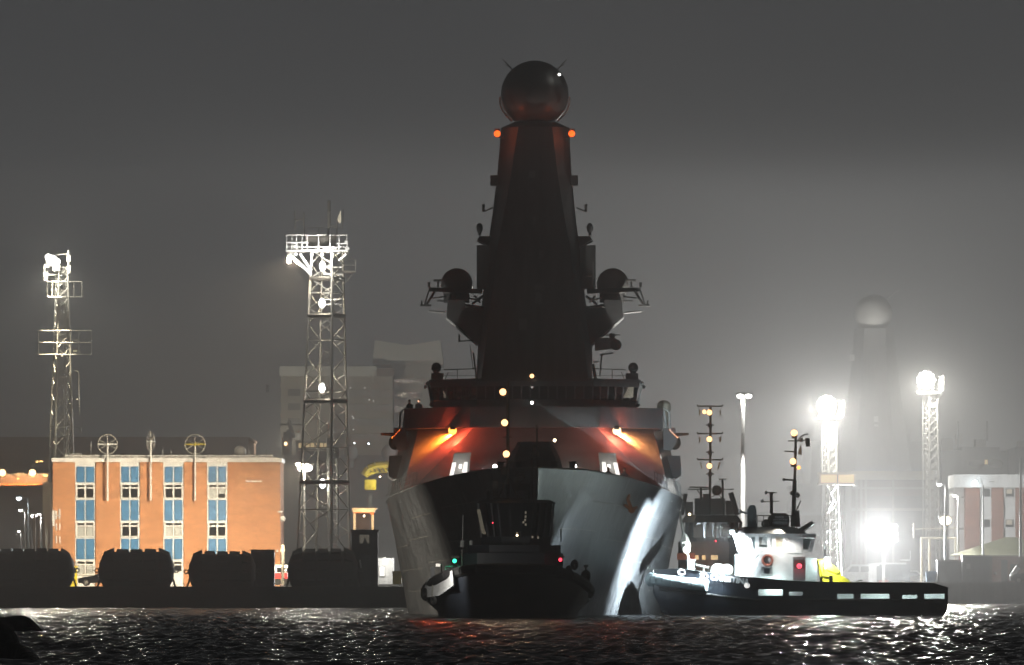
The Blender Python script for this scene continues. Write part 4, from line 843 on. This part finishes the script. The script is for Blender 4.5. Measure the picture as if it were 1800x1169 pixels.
lamp_post('lamp on a thin post right beside the lit colonnade', 72, 905, 1028, 910, (-4,), 'white', 6000, WHITE, .24)
# colonnade building and footbridge at the far left
cb = thing('colonnade_building', 'cream lit colonnade building left of the brick office', 'building', (X(80,885), 890, GZ))
MB().pb(75,848,93,1030,892,10).build('wall', M['cream'], cb)
for a in (58, 66, 75, 84): MB().pb(a, 905 if a < 80 else 850, a+4, 1030, 888, .6).build('pillar', M['cream'], cb)
fbz = thing('footbridge', 'covered footbridge lit orange from its lamps at the far left', 'footbridge', (X(30,930), 931, Z(850,930)))
MB().pb(-60,835,84,851,930,5).build('deck', M['shed'], fbz); MB().pb(-60,850,78,853,929.8,5.2).build('lower_beam', M['orange'], fbz); MB().pb(-60,832,84,835,929.8,5.2).build('roof', M['concrete'], fbz)  # the lower beam's orange stands for sodium light falling on it
for px, pw in ((4,9000),(57,14000)):
    h_ = MB().pb(px-8,824,px+8,828,928,.5).tube(W(px,826,928.3), W(px,826,930), .06).build('lamp_arm', M['darksteel'], fbz); bulb(h_, px, 831, 928, .36, 'sodium', 'lamp', pw, SOD)
for (a, b, c_, e) in ((62,810,76,812.5),(76,834,83,838),(30,840,34,843)): MB().pb(a,b,c_,e,929.5,.1).build('lit_window', E['room'], fbz)
MB().pb(-30,851,-18,1030,931,2).pb(76,851,86,1030,931,2).build('bridge_pier', M['concrete'], fbz)
ls = thing('long_shed', 'long dark reddish shed roof behind the brick office', 'building', (X(180,990), 995, GZ))
MB().pb(-120,772,436,1030,990,30).build('wall', M['shed'], ls); MB().pb(-122,768,438,773,989.5,31).build('roof', M['shed'], ls)
tag(MB().pb(-40,965,60,1030,905,2).build('low_wall', M['white'], at=W(10,1030,905)), 'low white wall behind the leftmost fender at the far left', 'wall')
plight(None, W(-30,950,900), COOL, 900, .2) if False else None

# ---------------------------------------------------------------- lattice masts
def lattice(name, label, d, levels, rot, legr, brace, mtl, group=None, patt='X'):
    """levels: (pixel row, centre column, half width in pixels of the square seen at rot degrees)"""
    t = thing(name, label, 'lattice mast', W(levels[-1][1], levels[-1][0], d))
    A = [math.radians(rot+45+90*k) for k in range(4)]; fr = MB(); br_ = MB()
    wid = max(abs(math.cos(a)) for a in A)
    def cor(py):
        for (p0,c0,h0), (p1,c1,h1) in zip(levels, levels[1:]):
            if p0 <= py <= p1: k = (py-p0)/(p1-p0); c, h = c0+(c1-c0)*k, h0+(h1-h0)*k
        R = h*d/F/wid; x = X(c, d); return [Vector((x+R*math.cos(a), d+R*math.sin(a), Z(py,d))) for a in A], h
    y = levels[0][0]; rows = [y]
    while y < levels[-1][0]-4: y += max(6, cor(y)[1]*brace); rows.append(min(y, levels[-1][0]))
    for i, (a, b) in enumerate(zip(rows, rows[1:])):
        ca, cb_ = cor(a)[0], cor(b)[0]
        for k in range(4):
            fr.tube(ca[k], cb_[k], legr, n=5); k2 = (k+1) % 4
            if patt == 'X' or i % 2 == 0: br_.tube(ca[k], cb_[k2], legr*.5, n=4)
            if patt == 'X' or i % 2 == 1: br_.tube(ca[k2], cb_[k], legr*.5, n=4)
            if i % 3 == 0: br_.tube(ca[k], ca[k2], legr*.5, n=4)
    fr.build('mast_leg', M[mtl], t); br_.build('bracing', M[mtl], t)
    return t, cor
# left floodlight mast
t1, cor = lattice('lattice_mast', 'tall slim lattice mast with one floodlight, rising behind the left end of the brick office', 905, [(470,109,10), (800,108,21), (1028,108,25)], 20, .11, 1.7, 'steel')
m = MB().pb(76,478,84,494,904,.3).pt(78,465,78,494,904,.06).pt(84,483,100,483,904.5,.06).pt(120,440,121,480,905,.1).pb(117,448,124,460,904.6,.3).pb(118,466,124,480,904.6,.3).pt(98,448,122,446,905,.06)
for a, b, c_, e, sh in ((83,495,144,522,0), (68,581,161,623,.5)):
    for yy in ([b, (b+e)/2, e] if sh else [b, e]): m.pt(a,yy,c_,yy,903.6,.05).pt(a,yy,c_,yy,906.4,.05)
    for xx in ([a, (a+c_)/2+10, c_-22, c_] if sh else [a, c_, 92, 130]): m.pt(xx,b,xx,e,903.6,.05)
    m.box(X(a,905), X(c_,905), 903.6, 904.2, Z(e+1,905), Z(e,905))
m.pt(138,652,140,728,905,.06).pt(126,652,138,652,905,.05).pt(126,702,140,702,905,.05).pt(128,749,142,752,905,.05).pt(142,752,142,760,905,.06).pb(130,596,137,600,904.4,.3).pb(129,615,136,619,904.4,.3)
m.build('aerial_platform', M['steel'], t1)
MB().pt(112,470,112,800,905.3,.05).pt(116,470,116,800,905.3,.05).build('ladder', M['steel'], t1)
fl = MB().pb(80,450,88,470,904.9,.5).pb(93,466,105,476,904,.8).pt(88,460,100,470,904.6,.1).build('floodlight_frame', M['steel'], t1)
for a, b, r in ((92,458,.55),(85,452,.34),(100,460,.36)): bulb(fl, a, b, 904.2, r, 'white', 'lamp')
plight(fl, W(92,459,903.4), (1,.95,.80), 30000, .5, (W(150,1000,868), 84), .7); plight(fl, W(92,459,903.2), (1,.95,.80), 6000, .5); plight(fl, W(94,462,903.0), (1,.88,.62), 130000, .3, (W(107,760,905), 26), .7)
# big mast in the middle
t2m, cor = lattice('lattice_mast', 'tall square lattice mast with a lit platform, between the brick office and the warship', 826, [(440,575,27), (960,569,45), (1030,568,48)], -27, .125, .9, 'steel', None, 'Z')
m = MB()
for py in (490, 555, 705, 848):
    c4, _ = cor(py)
    for k in range(4): m.tube(c4[k], c4[(k+1)%4], .2, n=6)
m.build('ring_beam', M['darksteel'], t2m)
x0, x1 = X(503,826), X(612,826); zP = Z(441,826)
m = MB().box(x0, x1, 823.6, 828.6, zP-.12, zP); m.path([W(522,462,824), W(545,480,825)], .13).path([W(508,446,824), W(546,482,824.5)], .16).path([W(527,446,824), W(547,476,824.5)], .14).path([W(609,446,824), W(597,457,825)], .1).pb(505,446,511,462,823.8,.2)
m.build('platform', M['white'], t2m)
m = MB()
for xx in (504,513,521,531,540,560,580,596,610): m.pt(xx,426,xx,441,823.7,.05).pt(xx,413,xx,426,823.7,.03)
m.pt(503,426,540,426,823.7,.07).pt(590,428,612,428,823.7,.05).pt(503,413,612,413,823.7,.035).pt(503,434,612,434,823.7,.035).pb(515,430,526,441,823.9,.2).pb(568,435,592,441,823.8,.4).pb(606,423,611,429,823.5,.3).pb(607,435,614,439,823.5,.3)
m.build('platform_railing', M['white'], t2m)
m = MB().pb(537,415,592,434,825,2).pt(518,370,519,404,826,.09).pt(519,386,534,386,826,.07).pt(534,372,534,415,826,.1).pt(578,352,578,400,826,.17).pt(577,397,592,397,826,.06).pt(592,384,592,415,826,.08).pt(578,400,574,434,826,.12).pt(541,400,600,400,826,.05).pt(560,400,560,418,826,.06).pt(604,367,602,402,826,.05)
m.sphere(W(519,387,826), .14, 8, 6).sphere(W(578,372,826), .2, 8, 6); m.build('aerial_cluster', M['darksteel'], t2m)
MB().pp([(599,368),(600,388),(597,393),(593,386)], 825.6, .12).build('mast_pennant', M['cream'], t2m)
MB().pt(600,478,624,478,826,.14).pt(600,456,625,456,826,.04).pt(600,466,625,466,826,.04).pt(625,456,625,478,826,.04).pt(602,502,620,482,826,.05).build('side_gantry', M['darksteel'], t2m)
m = MB()
for a, b, c_, e in ((568,470,601,470),(568,482,601,482),(568,478,600,490),(566,526,600,526),(566,535,601,535)): MB().pt(a,b,c_,e,825.5,.07).build('cross_rail', M['white'], t2m)
m.pt(577,770,580,960,825,.2).pt(592,800,594,960,825,.12)
for py in range(760, 960, 14): m.pt(578,py,594,py,825,.06)
m.build('ladder_cage', M['white'], t2m); MB().pp([(577,776),(583,770),(586,784),(596,786),(597,806),(580,806)], 824.6, .2).build('rest_platform', M['white'], t2m)
for k, (px, py) in enumerate(((567,468),(566,533),(566,682),(567,850))):
    h_ = MB().pb(px-3,py-9,px+3,py-6,825,.4).pt(px,py-8,px+6,py-8,825.2,.05).build('lamp_bracket', M['darksteel'], t2m)
    o = MB().sphere(W(px,py,824.9), .3, 14, 10, 1.5).build('lamp', E['white'], h_, True); plight(h_, W(px,py,824.9), (1,.90,.70), 3200, .38)
for px, py in ((520,447),(548,447),(566,447),(584,447)): bulb(t2m, px, py, 824.6, .13, 'white')
plight(t2m, W(560,452,822.6), WHITE, 3500, .3)
plight(t2m, W(512,451,823), (1,.80,.55), 330000, .25, (W(330,935,862), 80), .6)
MB().pb(507,446,516,452,823,.4).build('floodlight', M['white'], t2m)

def flood_mast(label, d, levels, lx, ly, power, col, legr=.14, extra=None, rr=.75):
    t, cor = lattice('floodlight_mast', label, d, levels, 15, legr, 1.6, 'steel')
    t['category'] = 'floodlight mast'
    m = MB().pb(lx-16, ly+20, lx+26, ly+24, d-1, 2).pt(lx+24,ly-4,lx+24,ly+20,d,.08).pt(lx+30,ly-8,lx+30,ly+18,d,.14)
    for k in range(4): m.pt(lx+20,ly-6+k*7,lx+32,ly-6+k*7,d,.06)
    m.path([W(lx+28,ly+12,d), W(lx+26,ly+26,d), W(lx+12,ly+50,d)], .12).build('lamp_platform', M['steel'], t)
    fr = MB().pt(lx-16,ly+10,lx+16,ly+10,d,.1).pt(lx-13,ly-10,lx+13,ly-10,d,.1).pt(lx-12,ly-12,lx-12,ly+20,d,.1).pt(lx+12,ly-12,lx+12,ly+20,d,.1).build('floodlight_frame', M['steel'], t)
    for k in range(16):
        q = 2*math.pi*k/11; ra = 12.5 if k < 11 else 5.5; q = q if k < 11 else 2*math.pi*k/5
        bulb(fr, lx+ra*math.cos(q), ly+ra*math.sin(q), d-.6, rr*.38, 'white', 'lamp')
    plight(fr, W(lx, ly, d-1.4), col, power*4.0, rr, (W(lx-20, 1000, d-45), 92), .7); plight(fr, W(lx, ly+4, d-1.6), col, power*.48, rr)
    m = MB().pt(levels[0][1]-levels[0][2]-7, levels[0][0], levels[0][1]-levels[0][2]-7, levels[-1][0], d, .07)
    for py in range(int(levels[0][0]), int(levels[-1][0]), 9): m.pt(levels[0][1]-levels[0][2]-7, py, levels[0][1]-levels[0][2], py, d, .03)
    m.build('ladder', M['steel'], t)
    return t
ft = flood_mast('bright floodlight mast above the lit cabin, right of the side-on tug masts', 950, [(738,1461,9), (830,1461,9), (1028,1465,13)], 1453, 712, 75000, (1,.98,.92), .16, None, .85)
flood_mast('slimmer floodlight mast standing before the faint far warship mast at right', 985, [(690,1638,9), (1028,1640,12)], 1628, 668, 42000, (1,.97,.88), .13, None, .7)
lc = thing('lit_cabin', 'small warmly lit control cabin on the floodlight mast', 'cabin', (X(1472,948), 949, Z(850,948)))
MB().pb(1438,830,1506,834,947.5,3.2).pb(1438,849,1504,852,947.5,3.2).pb(1440,834,1504,849,948.6,2).build('cabin_shell', M['cream'], lc)
for a, b in ((1443,1471),(1474,1501)): MB().pb(a,834.5,b,848.5,948,.1).build('lit_window', E['room'], lc)
MB().pt(1472,834,1472,849,947.8,.07).build('mullion', M['darksteel'], lc)
MB().pb(1446,852,1450,900,948.4,.3).pt(1452,852,1464,880,948,.16).pt(1464,880,1456,895,948,.16).pt(1470,852,1458,870,948,.16).build('support_strut', M['white'], lc)
tf = thing('floodlight_tower', 'low floodlight tower glaring white above the dark truck', 'floodlight', W(1553, 1028, 955))
MB().pt(1553,945,1553,1028,955,.18).pt(1535,946,1572,946,955,.12).build('pole', M['steel'], tf)
fr = MB().pb(1538,922,1568,925,955,.3).pb(1532,938,1574,941,955,.3).pb(1540,952,1566,955,955,.3).build('floodlight_frame', M['steel'], tf)
for k in range(22):
    a, b = -20+8*(k % 6), -12+11*(k//6)
    if k < 18: bulb(fr, 1553+a, 938+b, 954.6, .30, 'white', 'lamp')
plight(fr, W(1553,938,953.2), (.97,.99,1), 310000, .7, (W(1450,1008,935), 140), .6); plight(fr, W(1553,938,953.2), (.97,.99,1), 14000, .7)
tp = lamp_post('tall white twin-headed lamp column between the two tugs and the floodlight mast', 1306, 696, 1028, 800, (-5,10), 'white', 12000, WHITE, .3, .26, None, 'white')
plight(tp, W(1307,697,797.6), WHITE, 90000, .2, (W(1306,900,800), 20), .6)
lamp_post('lamp post with a small round white head left of the white-topped brick building', 1662, 852, 1028, 940, (-11,), 'white', 2500, WHITE, .24, .16, None, 'white')
lamp_post('lamp post with a glaring warm head low beside the brick building corner', 1661, 915, 1028, 945, (1,), 'warm', 9000, (1,.88,.66), .62, .13, None, 'white')
lamp_post('second small lamp touching the white side of the brick building', 1684, 871, 1028, 950, (-6,), 'white', 2500, WHITE, .22, .16, None, 'white')
lamp_post('unlit tall pale post at the right edge over the hip roof', 1794, 806, 978, 935, (), 'white', 0, WHITE, .2, .17, None, 'grey')
lamp_post('thin unlit pole standing before the first window bay of the white-topped building', 1728, 852, 978, 938, (), 'white', 0, WHITE, .2, .12, None, 'white')

# ---------------------------------------------------------------- white-topped brick building, right, and the hut before it
dR = 962
wb = thing('brick_building', 'red brick building with white parapet and white window bays at right', 'building', (X(1760,dR), dR+6, GZ))
m = MB().pb(1697,856,1950,1030,dR+.3,14)
for a, b in ((1699,1722),(1743,1764),(1785,1800),(1824,1846)): m.pb(a,856,b,1030,dR,.31)
m.build('wall', M['brick2'], wb)
MB().box(X(1679,dR),X(1698.6,dR),dR+3,dR+13,GZ,Z(856,dR)).build('lit_side_wall', M['white'], wb)  # white stands for lamplight on the building's left side
MB().pb(1678,834,1952,857,dR-.25,14.5).build('roof_parapet', M['white'], wb)
for a, b in ((1722.2,1742.8),(1764.2,1784.8),(1803,1823)):
    MB().pb(a,857.2,b,1030,dR+.14,.14).build('bay_panel', M['white'], wb)
    for r0, r1 in ((858,874),(912,928)):
        f = MB().pb(a+1,r0,b-1,r0+1.2,dR+.02,.1).pb(a+1,r1-1.2,b-1,r1,dR+.02,.1).pb(a+1,r0,a+3.5,r1,dR+.025,.1).pb(b-2.5,r0,b-1,r1,dR+.025,.1).build('window', M['white'], wb)
        MB().pb(a+3,r0+1,b-2,r1-1,dR+.1,.03).build('pane', M['glass'], f)
        if (a > 1750): MB().pb(a+5,r0+2,b-6,r1-6,dR+.07,.02).build('blind', E['dimroom'], f)
wlp = MB().pb(1711,844,1717,846,dR-.6,.4).build('wall_lamp', M['grey'], wb); bulb(wlp, 1714, 848, dR-.6, .26, 'cool', 'lamp', 350, COOL)
MB().pb(1739,846,1748,847.5,dR-.3,.05).pb(1689,873,1694,875,dR+2.9,.1).pb(1683,928,1694,931,dR+2.8,.15).build('parapet_plate', M['darksteel'], wb)
ht = thing('hut', 'low hut with an olive hipped roof before the white-topped building', 'hut', (X(1775,945), 950, GZ))
MB().pb(1690,974,1900,1028,945,8).build('wall', M['brick2'], ht)
a0, a1, dR2 = X(1676,944), X(1905,944), 944
MB().add([(a0,dR2,Z(976,944)),(a1,dR2,Z(976,944)),(a1,955,Z(976,944)),(a0,955,Z(976,944)),(X(1772,944),949,Z(944,944)),(X(1790,944),949,Z(944,944)),(X(1722,944),949,Z(962,944))], [(0,1,5,4,6),(1,2,5),(2,3,6,4,5),(3,0,6),(3,2,1,0)]).build('roof', M['green'], ht)
MB().pb(1676,975.5,1905,978,943.9,.2).build('fascia', M['cream'], ht)
MB().pb(1760,984,1771,1024,944.9,.1).build('door', M['darksteel'], ht); MB().pb(1776,992,1790,1010,944.9,.1).build('window', M['glass'], ht)
bb = MB().sphere(W(1749,1008,933), .16, 8, 6); tag(bb.build('mooring_buoy', M['white'], at=W(1749,1012,933)), 'small white ball on the quay between the gate post and the hut door', 'buoy')
gr = MB()
for px in (1620,1634,1680): gr.pt(px,946,px,1028,952,.14)
gr.pt(1618,946,1682,946,952,.12).pt(1606,930,1682,928,952,.05).pt(1606,920,1606,946,952,.08); tag(gr.build('pipe_gantry', M['cream'], at=W(1650,1028,952)), 'white pipe gantry under the slimmer floodlight mast', 'gantry')
# brown shed behind the floodlights
sh = thing('boat_shed', 'large dim shed with a pinkish fascia behind the low floodlight tower', 'building', (X(1570,1040), 1046, GZ))
MB().pb(1497,842,1650,1030,1040,22).build('wall', M['shed'], sh); MB().pb(1494,828,1652,843,1039.4,23).build('roof_fascia', M['cream'], sh); MB().pb(1522,872,1636,1030,1039.8,.3).build('sliding_door', M['darksteel'], sh)
for px in (1504,1512,1520,1568): MB().pb(px,836,px+4,1030,1039.5,.4).build('door_track', M['concblock'], sh)
MB().pb(1497,893,1650,898,1039.6,.3).pb(1497,856,1650,860,1039.6,.3).build('wall_band', M['concblock'], sh)

# ---------------------------------------------------------------- faint far things
fw = thing('warship', 'faint distant warship whose round radome and mast fade into the mist at right', 'warship', (X(1540,1400), 1415, 0))
dF = 1400
MB().sphere(W(1535,551,dF), 33.5*dF/F, 28, 18, 1, -50, 90).build('radar_dome', M['paledome'], fw, True)  # paler plastic stands for lamplight on the dome
rings = []
for py, a, b in ((578,1503,1570),(640,1497,1576),(700,1490,1583),(760,1480,1592),(835,1470,1602)):
    x0_, x1_ = X(a,dF), X(b,dF); c_, w_ = (x0_+x1_)/2, (x1_-x0_)/2
    rings.append([Vector((c_+w_*sx, dF+w_*sy, Z(py,dF))) for sx, sy in ((-.55,-1),(.55,-1),(1,-.4),(1,.5),(.55,1),(-.55,1),(-1,.5),(-1,-.4))])
MB().loft(rings).build('mast', M['navy'], fw)
MB().pb(1425,776,1690,1020,dF+2,40).pb(1478,752,1600,776,dF+3,20).build('superstructure', M['navy'], fw); MB().pb(1400,850,1900,1040,dF+1,50).build('hull', M['navy'], fw)
MB().tube(W(1560,526,dF),W(1575,512,dF),.06).tube(W(1575,512,dF),W(1582,511,dF),.06).build('lightning_rod', M['steel'], fw)
m = MB().pb(1494,623,1502,634,dF-3,1).pb(1536,732,1544,742,dF-5,.3).pb(1537,746,1544,750,dF-5,.3).pb(1536,795,1544,803,dF-5,.3); m.build('mast_fitting', M['white'], fw)
added_flood = MB().pb(1531,842,1539,850,dF-30,1).pt(1535,850,1535,905,dF-29.5,.3).build('deck_floodlight', M['white'], fw); plight(added_flood, W(1535,840,dF-31), WHITE, 95000, .4, (W(1535,535,dF-1), 13), .9)  # floodlight added to brighten the far dome
fb = thing('support_ship', 'dim grey upperworks of a moored support ship above the white-topped building', 'ship', (X(1740,1120), 1125, 0))
MB().pb(1655,792,1772,1020,1120,30).pb(1690,786,1757,793,1119.5,20).pb(1785,786,1900,1020,1122,20).build('superstructure', M['navy'], fb)
for a, b, c_, e in ((1655,770,1675,792),(1715,772,1733,786),(1682,762,1692,780),(1790,775,1800,786)): MB().pb(a,b,c_,e,1119,4).build('deckhouse', M['concblock'], fb)
for px in (1717, 1750): MB().sphere(W(px,815,1119), .95, 16, 8, .6).build('ships_boat', M['concblock'], fb, True)
MB().pb(1731,808,1736,816,1118.8,.2).build('lit_window', E['room'], fb); 
MB().pt(1684,740,1684,790,1119,.12).pt(1735,740,1735,775,1119,.12).build('aerial', M['darksteel'], fb)
# block of flats and V-roofed tower behind the middle mast
fl_ = thing('apartment_block', 'pale grey flats fading into the mist behind the tall middle mast', 'building', (X(590,1120), 1130, GZ))
MB().pb(494,660,690,1030,1120,16).build('wall', M['concblock'], fl_); MB().pb(491,644,662,661,1119.2,17).build('roof_edge', M['roofmetal'], fl_); MB().pb(655,648,692,661,1119.4,17).build('plant_room', M['shed'], fl_)
rgn = random.Random(5)
for i, py in enumerate((678,703,729,755)):
    MB().pb(608,py-4,690,py+7,1118.6,1.2).build('balcony', M['concblock'], fl_); MB().pb(608,py+8,690,py+19,1119.5,.3).build('window_band', M['grey'], fl_)
    MB().pb(506,py+6,528,py+18,1119.6,.3).build('window', M['glass'], fl_); MB().pb(492,py-3,535,py+3,1119.2,.6).build('balcony', M['concblock'], fl_)
for a, b in ((615,681),(618,731),(620,734),(640,681),(648,702),(534,703),(537,710),(620,754),(648,780),(622,779),(655,704)): MB().pb(a,b,a+2.2,b+1.6,1118.2,.08).build('lit_window', E['lit'], fl_)
vt = thing('tower_building', 'tower with a V-shaped pale roof behind the warship bridge', 'building', (X(717,1135), 1142, GZ))
MB().pb(688,630,774,1030,1135,14).build('wall', M['concblock'], vt)
MB().pp([(659,598),(716,607),(774,598),(779,634),(655,634)], 1133, 18).build('roof', M['roofmetal'], vt); MB().pb(655,633,779,641,1133.5,17).build('eaves_band', M['concblock'], vt)
for py in (665,690,715,740): MB().pb(694,py,742,py+9,1134.8,.3).build('window_band', M['glass'], vt)
gb = thing('grey_ship', 'grey moored ship upperworks with two pale domes, behind the lattice mast base', 'ship', (X(610,1000), 1005, 0))
MB().pb(500,800,700,1030,1000,15).pb(520,775,600,801,1001,9).build('superstructure', M['navy'], gb)
for px in (617, 683): MB().sphere(W(px,796,998), .8, 18, 12, 1.15).tube(W(px,806,998), W(px,822,998), .3, n=10).build('satellite_dome', M['paledome'], gb, True)
MB().pb(587,720,606,800,1000.5,1.4).pb(609,766,617,780,999,.8).build('funnel', M['concblock'], gb)
for a in (525,538,546,554,562,570): MB().pb(a,779,a+(10 if a == 525 else 6),787,1000.7,.15).build('lit_window', E['room'], gb)
MB().pb(524,791,582,793,1000.6,.15).build('lit_rail', M['cream'], gb)
m = MB().pt(470,676,470,690,1000,.2).pt(492,746,536,746,1000,.1).pt(507,740,516,770,1000,.25).sphere(W(508,760,1000), .35, 8, 6).pt(505,760,505,800,1000,.5).pt(497,770,497,800,1000,.1).pb(500,764,512,800,1000,1); m.build('mast', M['navy'], gb)
bulb(gb, 502, 780, 999.5, .2, 'sodium'); plight(gb, W(502,778,1001), (1,.9,.7), 330000, .25, (W(610,735,1120), 46), .6); bulb(gb, 648, 780, 999.5, .1, 'cool'); bulb(gb, 623, 779, 999.5, .08, 'cool')
yc = thing('davit_crane', 'yellow curved davit crane with its cab, left of the warship', 'crane', (X(660,960), 961, GZ))
MB().path([W(a,b,960) for a,b in ((640,836),(648,824),(660,819),(676,818),(694,819))], .45, 8).path([W(a,b,960) for a,b in ((646,833),(658,828),(676,826),(694,827))], .3, 8).build('crane_boom', M['yellow'], yc)
m = MB()
for k in range(6): m.pt(648+k*8,822,652+k*8,830,959.7,.1)
m.build('boom_lattice', M['darksteel'], yc); MB().pb(641,843,661,861,959,1.6).build('crane_cab', M['yellow'], yc); MB().pb(648,861,654,1030,960,1).build('crane_pedestal', M['navy'], yc)
plight(yc, W(668,846,957.5), (1,.9,.6), 450, .2); bulb(yc, 668, 838, 958.5, .12, 'warm')
cn = thing('canopy', 'open canopy with an orange-lit edge above the black cabin', 'canopy', (X(640,880), 882, GZ))
MB().pp([(618,893),(663,893),(658,900),(620,900)], 880, 5).build('roof', M['cream'], cn); MB().pp([(620,900.3),(658,900.3),(657,905),(652,905),(651,902),(622,902)], 880, .3).build('fascia', M['orange'], cn)  # the fascia's orange stands for lamplight on the canopy edge
for px in (621, 653): MB().pb(px,902,px+4,1030,880.5,.4).build('post', M['cream'], cn)
MB().pb(625,902,650,930,884,.3).build('back_wall', M['shed'], cn)
plight(cn, W(640,908,878), (1,.62,.3), 900, .2); bulb(cn, 640, 907, 880.6, .12, 'warm')
# low grey warehouse behind the side-on tug
wr = thing('warehouse', 'low dim grey warehouse behind the masts of the side-on tug', 'building', (X(1380,1060), 1066, GZ))
MB().pb(1300,905,1500,1030,1060,20).build('wall', M['concblock'], wr); MB().pb(1298,900,1502,906,1059.6,21).build('roof', M['roofmetal'], wr); MB().pb(1340,950,1372,1030,1059.8,.3).pb(1400,950,1432,1030,1059.8,.3).build('shutter_door', M['grey'], wr)
# ---------------------------------------------------------------- haze
hz = MB().box(-260, 260, -20, 1750, -4, 43.5)
hm_ = bpy.data.materials.new('haze'); hm_.use_nodes = True; t = hm_.node_tree; t.nodes.clear()
o_ = N(t, 'ShaderNodeOutputMaterial'); pv = N(t, 'ShaderNodeVolumePrincipled', in_={'Color': (.9,.9,.9,1), 'Density': .0010, 'Anisotropy': .36}); t.links.new(pv.outputs[0], o_.inputs['Volume'])
struct(hz.build('haze', hm_), 'stuff', 'thin night mist over the harbour')
